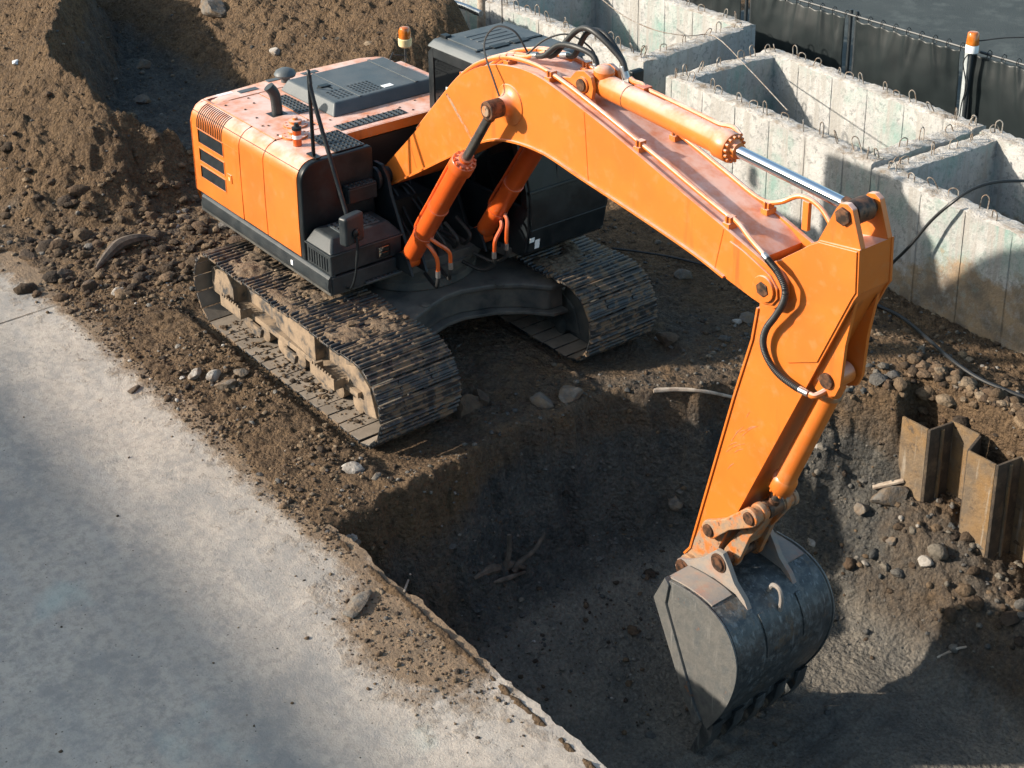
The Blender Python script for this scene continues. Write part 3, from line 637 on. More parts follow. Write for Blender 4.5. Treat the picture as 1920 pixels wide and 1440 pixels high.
def make_track(yc, out):          # out = -1 : the outer side faces -y
    yo = lambda t: yc + out * t
    fr = M['frame_muddy'] if out < 0 else M['frame_dusty']
    prof = [(-1.58, .22), (-1.58, .60), (-1.12, .63), (-1.02, .46), (-.62, .46), (-.60, .62), (-.30, .62), (-.28, .68), (.50, .66), (.56, .50), (1.0, .48), (1.22, .55), (1.42, .42), (1.52, .16), (1.25, .12), (.95, .2), (-1.2, .2)]
    b = MB(); b.prism(prof, yo(.02), yo(.12), 'y'); b.prism(prof, yo(-.18), yo(-.02), 'y')
    b.box(-1.1, 1.0, min(yo(-.03), yo(.03)), max(yo(-.03), yo(.03)), .22, .5)
    t = b.build('track', fr, EX, .012, label='near mud-caked crawler track' if out < 0 else 'far crawler track in the machine\'s shadow')
    def sub(bb, name, m_=fr, bev=.008): return bb.build(name, m_, t, bev)
    # side beam with roller guards
    b = MB(); b.box(-1.35, 1.30, min(yo(.11), yo(.25)), max(yo(.11), yo(.25)), .27, .33); sub(b, 'side_beam')
    b = MB(); b.prism([(-.25, .40), (-.25, .66), (.52, .64), (.52, .31)], yo(.11), yo(.24)); sub(b, 'cover_box')
    b = MB(); b.prism([(-1.56, .30), (-1.56, .60), (-1.20, .62), (-1.08, .50), (-1.08, .30)], yo(.11), yo(.28)); sub(b, 'motor_guard')
    b = MB(); b.prism([(1.02, .50), (1.22, .56), (1.44, .42), (1.54, .14), (1.34, .10), (1.05, .28)], yo(.10), yo(.20)); sub(b, 'idler_guard')
    for k in range(7):
        xr = -.95 + k * .36
        b = MB(); b.lathe((xr, yo(-.21), .155), (0, out, 0), [(.05, 0), (.10, .02), (.10, .11), (.075, .13), (.075, .29), (.10, .31), (.10, .40), (.06, .42)], 14); sub(b, 'roller', bev=0)
    for k in (-.75, -.05, .68):
        b = MB(); b.prism([(k - .10, .20), (k + .16, .20), (k + .12, .09), (k - .06, .09)], yo(.20), yo(.24)); sub(b, 'roller_guard')
    for k in (-.45, .72):
        b = MB(); b.lathe((k, yo(.05), .76), (0, out, 0), [(.04, 0), (.075, .02), (.075, .16), (.05, .18)], 14); sub(b, 'carrier_roller', bev=0)
    b = MB(); b.cyl((XB, yo(-.16), TZ), (XB, yo(.16), TZ), TR - .055, n=30); sub(b, 'idler', M['frame_dusty'])
    b = MB(); b.cyl((XA, yo(-.10), TZ), (XA, yo(.10), TZ), TR - .05, n=30)
    for k in range(21):
        a = 2 * math.pi * k / 21; b.box(-.02, .02, min(yo(-.04), yo(.04)) - yc, max(yo(-.04), yo(.04)) - yc, TR - .07, TR - .015, Matrix.Translation((XA, yc, TZ)) @ Matrix.Rotation(a, 4, 'Y'))
    sub(b, 'sprocket', M['frame_dusty'], 0)
    for k in (-.98, .86):            # foot steps with a toothed edge
        b = MB(); b.box(k - .22, k + .22, min(yo(.36), yo(.375)), max(yo(.36), yo(.375)), .30, .42); b.box(k - .22, k - .19, min(yo(.24), yo(.362)), max(yo(.24), yo(.362)), .30, .40); b.box(k + .19, k + .22, min(yo(.24), yo(.362)), max(yo(.24), yo(.362)), .30, .40)
        for q in range(8): b.box(k - .20 + q * .05, k - .175 + q * .05, min(yo(.36), yo(.375)), max(yo(.36), yo(.375)), .418, .445)
        sub(b, 'foot_step', bev=.004)
    n = 44
    for (x, z, a) in loop_path(XA, XB, TR, TZ, n):
        o = bpy.data.objects.new('track_shoe', SHOE); link(o, t)
        o.matrix_local = Matrix.Translation((x, yc, z)) @ Matrix.Rotation(math.pi / 2 - a, 4, 'Y') @ Matrix.Rotation(random.gauss(0, .006), 4, 'X')
    # chain links inside the shoes
    b = MB()
    for (x, z, a) in loop_path(XA, XB, TR - .04, TZ, n):
        mt = Matrix.Translation((x, yc, z)) @ Matrix.Rotation(math.pi / 2 - a, 4, 'Y')
        for s_ in (-1, 1): b.box(-.09, .09, s_ * .085 - .02, s_ * .085 + .02, -.045, .03, mt)
    o = sub(b, 'chain', M['frame_dusty'], 0); 
    return t
TK = make_track(-1.25, -1); TF = make_track(1.25, 1)
# ---- undercarriage
def arc(cx, cz, r, a0, a1, n=10): return [(cx + r * math.cos(math.radians(a0 + (a1 - a0) * i / n)), cz + r * math.sin(math.radians(a0 + (a1 - a0) * i / n))) for i in range(n + 1)]
front = [(1.42, .98), (1.40, .80), (1.16, .60), (1.00, .38), (.88, .05), (.88, -.15), (.95, -.38), (1.08, -.66), (1.30, -.98)]
plan = front + [(.6, -1.02), (-.95, -1.0), (-.8, -.6), (-.62, -.2), (-.62, .2), (-.8, .6), (-.95, 1.0), (.6, 1.02)]
b = MB(); b.prism(plan, .70, .76, 'z'); b.prism([(x - .06 if x > 0 else x + .06, y) for x, y in plan], .46, .70, 'z')
fu = b.build('undercarriage_frame', M['frame_dusty'], EX, .02, 3)
b = MB(); b.prism([(x + .03 if x > .7 else x, y) for x, y in plan], .42, .46, 'z'); b.build('lower_plate', M['frame_dusty'], fu, .012)
for yy in (-.55, .52): MB().lathe((.93 + .1 * (yy > 0), yy * .8, .762), (0, 0, 1), [(.045, 0), (.045, .008), (.02, .01)], 14).build('grease_port', M['frame_dusty'], fu)
MB().lathe((.05, 0, .76), (0, 0, 1), [(.66, 0), (.68, .02), (.68, .10), (.63, .11), (.63, .20), (.70, .205), (.70, .25)], 48).build('slewing_ring', M['frame_dusty'], EX)
# ---- deck
b = MB(); b.prism([(-2.12, -1.31), (.58, -1.31), (.60, -.50), (.68, -.42), (.70, .40), (.62, .52), (1.0, .56), (1.0, 1.64), (-2.1, 1.34)], 1.0, 1.10, 'z')
b.build('deck', M['frame_dusty'], EX, .01)
b = MB(); b.prism([(-1.29, 1.02), (-1.325, 1.05), (-1.335, 1.10), (-1.325, 1.19), (-1.30, 1.215), (-1.24, 1.215), (-1.24, 1.02)], -2.06, .58, 'x'); b.build('skirt', M['black_plastic'], EX, .006)
b = MB(); b.box(.555, .60, -1.29, -.46, 1.02, 1.20); b.build('skirt', M['black_plastic'], EX, .012)
MB().box(-.12, -.08, -1.341, -1.333, 1.10, 1.15).build('reflector', M['white'], EX)
# ---- engine compartment, counterweight
MB().box(-1.95, -.42, -1.14, 1.25, 1.1, 2.17).build('engine_compartment', M['grille'], EX)
cw = [(-2.21, -1.305), (-2.27, -1.28), (-2.31, -1.2), (-2.36, -.8), (-2.46, -.2), (-2.47, .3), (-2.41, 1.0), (-2.30, 1.28), (-2.2, 1.33), (-1.97, 1.33), (-1.97, -1.15), (-2.0, -1.2), (-2.21, -1.2)]
b = MB()
sh = [(1.03, .10), (1.10, .03), (1.22, 0), (2.00, 0), (2.10, .025), (2.18, .075), (2.225, .14), (2.245, .24)]
cen = np.array([-2.05, 0.0]); rings = []
for z, ins in sh:
    rg = []
    for x, y in cw:
        d = np.array([x, y]) - cen; nrm = np.array([d[0] * 2.2, d[1] * .9]); L = np.hypot(*nrm)
        k = 1 if (x < -2.15) else 0
        if x < -2.15: rg.append((x + ins * abs(nrm[0]) / L * .9, y - np.sign(y) * ins * (.95 if abs(y) > 1.15 else .3 * abs(y)), z))
        else: rg.append((x, y - np.sign(y) * ins * (.95 if abs(y) > 1.1 else 0), z))
    rings.append(rg)
v = [p for r_ in rings for p in r_]; n = len(cw)
f = [(k * n + i, k * n + (i + 1) % n, (k + 1) * n + (i + 1) % n, (k + 1) * n + i) for k in range(len(rings) - 1) for i in range(n)] + [tuple(range(n))[::-1], tuple(range((len(rings) - 1) * n, len(rings) * n))]
b.add(v, f); b.build('counterweight', O, EX, 0, ang=50)
# ---- right side panels: swept shoulder profile
def shoulder(t=0.0):      # outer profile in (y, z), from the foot up and over
    R = .19; return [(-1.30 + t, 1.225), (-1.305 + t, 1.6), (-1.30 + t, 2.04)] + [(-1.30 + R - (R - t) * math.cos(a), 2.04 + (R - t) * math.sin(a)) for a in np.linspace(.2, math.pi / 2, 7)] 
def side_panel(x0, x1, ytop, z_from=None):
    o_ = shoulder(0) + [(ytop, 2.235)]; i_ = [(ytop, 2.205)] + shoulder(.03)[::-1]
    if z_from: o_ = [(-1.303, z_from)] + [p for p in o_ if p[1] > z_from + .02]; i_ = [p for p in i_ if p[1] > z_from + .02] + [(-1.27, z_from)]
    b = MB(); b.prism(o_ + i_, x0, x1, 'x'); return b
p1 = side_panel(-2.195, -1.137, -1.135, 1.985)
LV = [(1.42, 1.555), (1.615, 1.755), (1.825, 1.975)]
xs0, xs1 = -2.05, -1.49
p1.box(-2.195, xs0, -1.304, -1.27, 1.225, 1.985); p1.box(xs1, -1.137, -1.304, -1.27, 1.225, 1.985)
zz = 1.225
for a0, a1 in LV: p1.box(xs0, xs1, -1.304, -1.27, zz, a0); zz = a1
p1.box(xs0, xs1, -1.304, -1.27, zz, 1.985)
P1 = p1.build('side_panel', O, EX, label='orange radiator door with three louvred openings')
for a0, a1 in LV:
    b = MB(); b.box(xs0 - .02, xs1 + .02, -1.262, -1.25, a0 - .02, a1 + .02)
    nsl = 20
    for k in range(nsl):
        x = xs0 + (k + .5) * (xs1 - xs0) / nsl
        b.box(-.003, .003, -.022, .022, a0 - .005 - (a0 + a1) / 2, a1 + .005 - (a0 + a1) / 2, Matrix.Translation((x, -1.280, (a0 + a1) / 2)) @ Matrix.Rotation(.5, 4, 'Z'))
    b.build('louvre', M['hood_plastic'], P1)
    b = MB(); t_ = .010
    for q in ((xs0 - t_, xs0, a0 - t_, a1 + t_), (xs1, xs1 + t_, a0 - t_, a1 + t_), (xs0, xs1, a0 - t_, a0), (xs0, xs1, a1, a1 + t_)): b.box(q[0], q[1], -1.309, -1.265, q[2], q[3])
    b.build('louvre_rim', O, P1)
b = MB()
for k in range(15):
    x = -2.06 + k * .039
    pts = [(x, y - .0015 * 1, z) for y, z in shoulder(-.0015)[2:-1]]
    pts = [(x, -1.3065, 1.99)] + pts
    b.tube(pts, .006, 4, 1)
b.build('cooling_slots', M['grille'], P1)
MB().box(-1.42, -1.33, -1.314, -1.302, 1.565, 1.66).build('latch_plate', O, P1, .004); MB().box(-1.39, -1.36, -1.318, -1.313, 1.59, 1.63).build('latch', M['cream'], P1, .003)
side_panel(-1.125, -.637, -1.135).build('side_panel', O, EX, .004, label='narrow middle orange side door')
side_panel(-.625, .03, -.50).build('side_panel', O, EX, .004, label='front orange side panel wrapping onto the tank top')
b = MB(); b.box(-2.2, .03, -1.268, -1.20, 1.15, 2.15); b.build('inner_wall', M['grille'], EX)
# ---- hood top
b = MB(); b.box(-1.975, -.63, -1.125, -.585, 2.195, 2.237); b.box(-1.975, -.33, -.580, 1.05, 2.195, 2.239)
hd = b.build('engine_hood', O, EX, .005)
b = MB(); b.box(-.335, -.315, -.58, 1.05, 2.13, 2.236); b.build('hood_lip', O, hd, .004)
MB().box(-1.97, -.7, 1.055, 1.30, 1.15, 2.22).build('left_panel', O, EX, .03)
b = MB(); b.frustum((-1.90, -.78, -.36, 1.02), (-1.83, -.86, -.29, .96), 2.239, 2.37); hc = b.build('hood_cover', M['hood_plastic'], hd, .02, 3)
MB().box(-1.83, -.86, .02, .05, 2.368, 2.376).build('cover_rib', M['hood_plastic'], hc, .003); MB().box(-1.83, -.86, .74, .78, 2.368, 2.378).build('cover_rib', M['hood_plastic'], hc, .003)
def dots(x0, x1, y0, y1, z, nx_, ny_, r, skew=0, up=True):
    b = MB()
    for i in range(nx_):
        for j in range(ny_):
            b.cyl((x0 + (x1 - x0) * i / max(1, nx_ - 1), y0 + (y1 - y0) * j / max(1, ny_ - 1) + skew * i, z), (x0 + (x1 - x0) * i / max(1, nx_ - 1), y0 + (y1 - y0) * j / max(1, ny_ - 1) + skew * i, z + .004), r, r * (.8 if up else 1), n=8)
    return b
dots(-1.18, -.96, -.18, -.02, 2.371, 5, 4, .014, up=False).build('vent_holes', M['grille'], hc); dots(-1.22, -.94, .10, .34, 2.371, 6, 6, .014, up=False).build('vent_holes', M['grille'], hc)
MB().box(-1.0, -.92, .38, .50, 2.371, 2.375).build('sticker', M['white'], hc)
MB().box(-1.42, -1.34, -.16, -.04, 2.371, 2.385).build('hood_latch', M['black'], hc, .004); MB().tube([(-1.36, -.20, 2.38), (-1.28, -.20, 2.41), (-1.24, -.14, 2.41), (-1.24, -.08, 2.38)], .007, 6).build('hood_handle', M['black'], hc)
def grip(name, x0, x1, y0, y1, z, nx_, ny_, parent, m_=None):
    m_ = m_ or M['hood_plastic']
    b = MB(); b.box(x0, x1, y0, y1, z, z + .010); o = b.build(name, m_, parent, .003)
    b = MB()
    for i in range(nx_):
        for j in range(ny_):
            xx = x0 + (x1 - x0) * (i + .5) / nx_; yy = y0 + (y1 - y0) * (j + .5) / ny_
            b.lathe((xx, yy, z + .009), (0, 0, 1), [(.017, 0), (.013, .010), (.007, .010), (.007, .004)], 8)
    b.build('tread_studs', M['grille'], o); return o
grip('grip_plate', -1.72, -1.12, -.575, -.39, 2.24, 9, 4, hd); grip('grip_plate', -.56, -.41, -.50, .32, 2.24, 3, 13, hd)
grip('grip_plate', -.45, .06, -.86, -.52, 2.237, 8, 6, EX, M['black_plastic'])
for x0, x1, y0, y1 in ((-2.16, -2.07, -.75, -.52), (-2.28, -2.20, -.33, -.15), (-2.24, -2.16, .1, .3)): MB().box(x0, x1, y0, y1, 2.243, 2.252).build('lifting_cover', M['hood_plastic'], EX, .004)
MB().box(-2.20, -2.14, -.98, -.80, 2.243, 2.248).build('sticker', M['white'], EX)
b = MB(); b.box(-.70, -.65, -1.06, -.86, 2.238, 2.241); b.build('sticker', M['white'], hd)
b = MB()
for x, y in ((-1.85, -1.05), (-1.6, -.95), (-1.72, -.78), (-1.9, -.75), (-1.3, -.98), (-1.05, -1.05), (-1.02, -1.0), (-.72, -1.06), (-.9, -.6), (-.75, -.42), (-.6, -.05), (-.6, .35), (-.68, .6), (-.45, .42), (-.4, -.53), (-1.95, .2), (-.75, -.62)): b.lathe((x, y, 2.238), (0, 0, 1), [(.013, 0), (.013, .006), (.008, .009)], 8)
b.build('hood_bolts', M['pin'], hd)
# exhaust
MB().box(-1.36, -1.20, -.84, -.66, 2.2375, 2.2395).build('exhaust_opening', M['grille'], hd)
b = MB(); b.tube([(-1.28, -.745, 2.18), (-1.28, -.748, 2.36), (-1.285, -.765, 2.47), (-1.30, -.815, 2.55)], .058, 16, 6); b.build('exhaust_pipe', M['black_plastic'], EX, 0)
# pre-cleaner dome, beacon
MB().lathe((-2.10, -.17, 2.24), (0, 0, 1), [(.05, 0), (.05, .07), (.115, .075), (.125, .10), (.105, .135), (.06, .16), (.012, .168)], 22).build('air_intake_dome', M['hood_plastic'], EX)
b = MB(); b.cyl((-1.88, 1.30, 2.22), (-1.88, 1.30, 2.40), .012); bc = b.build('beacon', M['post'], EX)
MB().lathe((-1.88, 1.30, 2.40), (0, 0, 1), [(.05, 0), (.075, .02), (.08, .05), (.08, .10), (.07, .11)], 18).build('base', M['cream'], bc)
MB().lathe((-1.88, 1.30, 2.51), (0, 0, 1), [(.072, 0), (.072, .09), (.055, .125), (.03, .135)], 18).build('lens', M['amber'], bc)
MB().tube([(-1.80, 1.02, 2.30), (-1.84, 1.10, 2.38), (-1.9, 1.16, 2.33), (-1.88, 1.28, 2.30)], .008, 6).build('cable', M['cable'], bc)
# fuel fillers
for x, y, k in ((-.60, -.93, 1), (-.86, -.77, .95)):
    MB().lathe((x, y, 2.238), (0, 0, 1), [(.135 * k, 0), (.135 * k, .018), (.06, .022), (.06, .04), (.07, .042), (.07, .055), (.03, .06), (.025, .085), (.012, .09)], 22).build('filler_cap', O, hd)
    b = MB()
    for q in range(8): a = q * math.pi / 4; b.cyl((x + .11 * k * math.cos(a), y + .11 * k * math.sin(a), 2.25), (x + .11 * k * math.cos(a), y + .11 * k * math.sin(a), 2.264), .010, n=6)
    b.build('cap_bolts', O, hd)
b = MB(); b.lathe((-.36, -1.04, 2.236), (0, 0, 1), [(.045, 0), (.045, .16), (.03, .17)], 16); bo = b.build('grease_canister', OR, EX)
MB().lathe((-.36, -1.04, 2.402), (0, 0, 1), [(.05, 0), (.05, .025), (.03, .035), (.02, .07)], 14).build('canister_cap', BK, bo); MB().cyl((-.36, -1.04, 2.31), (-.36, -1.04, 2.35), .0465, n=16).build('canister_label', M['white'], bo)
# ---- black front corner, steps, tool box
b = MB(); b.prism([(-1.30, 1.2)] + shoulder(.002)[1:] + [(-.48, 2.233), (-.46, 2.20), (-.46, 1.2)], .034, .115, 'x'); fc = b.build('front_cover', BK, EX, .018, 3)
MB().box(.112, .24, -.84, -.50, 1.72, 1.89).build('step_box', BK, EX, .02, 3); grip('step_plate', .125, .235, -.83, -.51, 1.89, 2, 6, EX, M['black_plastic'])
b = MB(); b.box(.116, .575, -1.285, -.46, 1.205, 1.43); tb = b.build('tool_box', M['black_plastic'], EX, .02, 3)
b = MB(); b.frustum((.116, .60, -1.30, -.45), (.15, .47, -1.20, -.54), 1.434, 1.56); ld = b.build('lid', M['black_plastic'], tb, .025, 3)
b = MB(); b.box(.116, .605, -1.305, -.445, 1.418, 1.436); b.build('lid_lip', M['black_plastic'], tb, .006)
grip('tread', .20, .44, -1.08, -.62, 1.559, 4, 7, tb, M['hood_plastic'])
for k in range(8):
    x = .16 + k * .048; MB().prism([(x, 1.24), (x + .018, 1.24), (x + .018, 1.38), (x, 1.38)], -1.294, -1.283, 'y').build('side_rib', M['black_plastic'], tb)
b = MB(); b.box(.576, .585, -.76, -.60, 1.24, 1.37); lm = b.build('work_lamp', BK, EX, .006); MB().box(.585, .589, -.74, -.62, 1.305, 1.355).build('lamp_glass', M['mirror'], lm, .003); MB().box(.585, .589, -.74, -.62, 1.255, 1.295).build('lamp_glass', M['mirror'], lm, .003)
grip('step_plate', .44, .64, -.93, -.40, 1.045, 4, 11, EX, M['hood_plastic'])
# mirror pole and mirror
b = MB(); b.tube([(.0, -1.07, 2.235), (.0, -1.07, 3.03), (.01, -1.075, 3.09), (.05, -1.085, 3.0)], .020, 10, 4); b.tube([(.02, -1.075, 3.085), (.10, -1.09, 2.85), (.62, -1.12, 1.90), (.70, -1.125, 1.72)], .022, 10, 3)
b.box(-.09, .09, -1.10, -1.04, 2.236, 2.25); mp_ = b.build('mirror_pole', BK, EX, 0)
MB().box(-.09, .09, -.13, .13, -.15, .15, Matrix.Translation((.72, -1.12, 1.73)) @ Matrix.Rotation(.25, 4, 'Z') @ Matrix.Scale(.6, 4, Vector((1, 0, 0)))).build('mirror', M['black_plastic'], EX, .03, 3)
b = MB(); b.lathe((.775, -1.115, 1.70), (1, .2, 0), [(.045, -.01), (.045, .02), (.02, .035)], 12); b.tube([(.79, -1.11, 1.70), (.80, -1.11, 1.55), (.77, -1.11, 1.40)], .016, 8); b.tube([(.77, -1.11, 1.42), (.75, -1.12, 1.25), (.70, -1.14, 1.10), (.62, -1.15, 1.06)], .012, 8)
b.build('mirror_arm', BK, EX)
# ---- boom foot brackets and the machinery bay
for yy in (-.40, .36): 
    b = MB(); b.prism([(-.35, 1.1), (.62, 1.1), (.50, 1.35), (.30, 1.75), (.26, 1.92), (.16, 2.02), (.02, 2.02), (-.10, 1.92), (-.22, 1.5)], yy, yy + .04); b.build('boom_bracket', BK, EX, .008)
b = MB(); b.cyl((.10, -.42, 1.87), (.10, .42, 1.87), .085, n=20); b.cyl((.10, -.46, 1.87), (.10, -.42, 1.87), .12, n=20); b.build('boom_foot_pin', BK, EX, .008)
b = MB(); b.box(-.40, -.36, -.5, .6, 1.1, 2.1); b.box(-.35, .0, -.28, .30, 1.1, 1.5); b.build('machinery_bay', M['grille'], EX)
for i in range(7):
    y = -.30 + i * .09 + random.uniform(-.04, .04)
    MB().tube([(-.36, y, 1.75 - random.uniform(0, .35)), (-.15, y + random.uniform(-.1, .1), 1.6 - random.uniform(0, .3)), (.12, y + random.uniform(-.1, .1), 1.4 - random.uniform(0, .2)), (.3, y, 1.14)], random.uniform(.012, .02), 7).build('hose', M['rubber'], EX)
for i in range(4):
    MB().tube([(.70 - .04 * i, -.30 + .17 * i, 1.42), (.80, -.26 + .16 * i, 1.30), (.72, -.16 + .12 * i, 1.17), (.55, -.05 + .1 * i, 1.15), (.35, .02 + .05 * i, 1.2)], .020, 8).build('hose', M['rubber'], EX)
# ---- boom
bt = [(.03, 1.93), (.63, 2.5), (1.08, 2.97), (1.35, 3.22), (1.61, 3.39), (1.91, 3.505), (2.19, 3.555), (2.44, 3.565), (2.69, 3.53), (3.05, 3.44), (3.52, 3.315), (4.33, 3.07), (4.83, 2.925)]
bb_ = [(4.81, 2.525), (4.46, 2.605), (3.75, 2.715), (3.12, 2.80), (2.76, 2.855), (2.57, 2.87), (2.3, 2.86), (2.01, 2.81), (1.72, 2.70), (1.28, 2.44), (.15, 1.76), (.05, 1.80), (.0, 1.87)]
tip = [(5.02, 2.865), (5.30, 2.775), (5.375, 2.71), (5.41, 2.62), (5.39, 2.53), (5.33, 2.47), (5.24, 2.445), (5.1, 2.465)]
def smooth_poly(P): return [tuple(p) for p in catmull([(x, z, 0) for x, z in P], 4)]
BT = [(p[0], p[1]) for p in catmull([(x, z, 0) for x, z in bt], 4)]; BBt = [(p[0], p[1]) for p in catmull([(x, z, 0) for x, z in bb_], 4)]
outline = BT + tip + BBt
def inset(P, d):
    P = [np.array(p) for p in P]; out = []
    for i in range(len(P)):
        t = P[(i + 1) % len(P)] - P[i - 1]; t /= np.hypot(*t) + 1e-9; out.append(tuple(P[i] + d * np.array([t[1], -t[0]])))
    return out
def inset_open(P, d):
    P = [np.array(p) for p in P]; out = []
    for i in range(len(P)):
        t = P[min(i + 1, len(P) - 1)] - P[max(i - 1, 0)]; t = t / (np.hypot(*t) + 1e-9); out.append(tuple(P[i] + d * np.array([t[1], -t[0]])))
    return out
core = inset(BT + [(5.0, 2.86), (5.12, 2.78), (5.10, 2.56)] + BBt, .018)
b = MB(); b.prism(core, -.245, .245)
BOOM = b.build('boom', O, EX, 0, ang=30)
for s_ in (-1, 1):
    y0, y1 = sorted((s_ * .245, s_ * .28)); MB().prism(outline, y0, y1).build('side_plate', O, BOOM, .004)
    y0, y1 = sorted((s_ * .279, s_ * .30)); MB().prism([(4.86, 2.86), (5.0, 2.83), (5.28, 2.73), (5.36, 2.65), (5.37, 2.57), (5.32, 2.50), (5.22, 2.475), (5.05, 2.50), (4.95, 2.58)], y0, y1).build('tip_plate', O, BOOM, .006)
    b = MB(); b.cyl((5.24, s_ * .298, 2.61), (5.24, s_ * .325, 2.61), .105, n=22); b.build('tip_boss', O, BOOM, .008)
    b = MB(); b.cyl((5.24, s_ * .322, 2.61), (5.24, s_ * .335, 2.61), .062, n=6); b.build('pin_nut', M['pin'], BOOM, .006)
    MB().lathe((2.13, s_ * .278, 3.19), (0, s_, 0), [(.19, 0), (.185, .012), (.12, .03), (.095, .06), (.085, .10), (.085, .13)], 28).build('cylinder_boss', O, BOOM)
fl_ = BBt[:-6]; b = MB(); b.prism(fl_ + inset_open(fl_, .020)[::-1], -.305, .305); b.build('bottom_flange', O, BOOM, .003)
b = MB(); b.prism([(1.60, 2.62), (1.63, 2.64), (1.18, 3.04), (1.15, 3.02)], -.2815, -.2805); b.build('weld_seam', M['orange_worn'], BOOM)
for w_ in (((4.70, 2.56), (4.78, 2.93)), ((.62, 2.10), (.50, 2.36)), ((3.20, 2.80), (3.14, 3.41))):
    (xa_, za_), (xb_, zb_) = w_; MB().tube([(xa_, -.2805, za_), (xb_, -.2805, zb_)], .004, 5, 1).build('weld_seam', O, BOOM)
MB().cyl((2.13, -.55, 3.19), (2.13, .55, 3.19), .058, n=18).build('cylinder_pin', M['pin'], BOOM)
b = MB(); b.lathe((2.13, -.40, 3.19), (0, -1, 0), [(.085, 0), (.085, .02)], 20)
# arm cylinder lugs on top of the boom
for yy in (-.165, .125):
    lug = [(2.55, 3.50), (2.66, 3.565), (2.82, 3.60), (2.90, 3.68), (3.0, 3.705), (3.09, 3.67), (3.12, 3.58), (3.10, 3.48), (3.16, 3.40), (2.9, 3.42)]
    MB().prism(lug, yy, yy + .04).build('cylinder_lug', O, BOOM, .006)
b = MB(); b.cyl((2.99, -.20, 3.585), (2.99, .19, 3.585), .055, n=18); b.build('lug_pin', M['pin'], BOOM, .005)
MB().lathe((2.99, -.166, 3.585), (0, -1, 0), [(.07, 0), (.07, .014), (.05, .02)], 18).build('pin_ring', O, BOOM)
# pipes along the boom
def boomz(x): return float(np.interp(x, [p[0] for p in bt], [p[1] for p in bt]))
def pipe_run(y, xs_, lift, name='oil_pipe', r=.021, extra=()):
    pts = [(x, y, boomz(x) + lift) for x in xs_] + list(extra); return MB().tube(pts, r, 10, 5).build(name, O, BOOM)
xs_ = [.55, .9, 1.25, 1.55, 1.9, 2.2, 2.5, 2.8, 3.2, 3.8, 4.3, 4.7]
pipe_run(-.20, xs_, .05, extra=[(4.85, -.21, 2.99), (5.02, -.25, 2.93), (5.20, -.285, 2.87)])
pipe_run(-.13, [.6, .95, 1.3, 1.6, 1.9, 2.15], .055, extra=[(2.3, -.10, 3.66)])
pipe_run(-.06, [.6, .95, 1.3, 1.6, 1.9, 2.15], .055, extra=[(2.32, -.02, 3.67)])
pipe_run(.20, xs_, .05, extra=[(4.86, .24, 3.03), (5.02, .30, 3.12), (5.22, .31, 3.08), (5.42, .27, 2.93)])
pipe_run(.12, [.6, .95, 1.3, 1.6, 1.9, 2.2, 2.5], .06)
for x, y in ((1.3, -.165), (2.0, -.165), (2.62, -.20), (3.75, -.20), (4.78, -.21), (3.75, .20), (2.62, .2), (4.78, .21)):
    b = MB(); z = boomz(x); b.box(x - .035, x + .035, y - .055, y + .055, z - .02, z + .03); b.box(x - .03, x + .03, y - .035, y + .035, z + .03, z + .078); b.cyl((x, y - .045, z + .03), (x, y - .045, z + .09), .008, n=6); b.build('pipe_clamp', O, BOOM, .005)
# bracket with pipe at the arm joint
b = MB(); b.box(5.06, 5.12, .28, .32, 2.86, 3.10); b.build('pipe_bracket', O, BOOM, .005)
# thick hoses from boom pipes to arm cylinder
for (a0, a1, y0, y1, top_) in ((2.28, 3.02, -.10, -.03, 3.86), (2.32, 3.22, -.02, .10, 4.0), (2.45, 3.2, .10, .12, 3.98)):
    b = MB(); b.tube([(a0, y0, boomz(a0) + .085), (a0 + .12, y0, boomz(a0) + .12), ((a0 + a1) / 2 - .1, (y0 + y1) / 2, top_ - .06), ((a0 + a1) / 2 + .12, (y0 + y1) / 2, top_ - .02), (a1 - .06, y1, 3.80), (a1, y1, 3.70)], .026, 10, 6); b.build('hose', M['rubber'], BOOM)
    MB().cyl((a0 - .06, y0, boomz(a0) + .068), (a0 + .03, y0, boomz(a0) + .094), .032, n=12).build('hose_fitting', M['steel'], BOOM, .004)
    MB().cyl((a1 - .03, y1, 3.74), (a1 + .02, y1, 3.64), .032, n=12).build('hose_fitting', M['steel'], BOOM, .004)
MB().tube([(2.10, -.37, 3.28), (2.0, -.36, 3.42), (1.84, -.33, 3.62), (1.80, -.27, 3.75), (1.88, -.2, 3.84), (2.02, -.12, 3.80), (2.1, -.05, 3.62)], .009, 6).build('grease_hose', M['rubber'], BOOM)
MB().tube([(2.15, -.1, 3.62), (2.3, .0, 3.78), (2.5, .1, 3.85), (2.7, .18, 3.75), (2.75, .2, 3.62)], .009, 6).build('grease_hose', M['rubber'], BOOM)
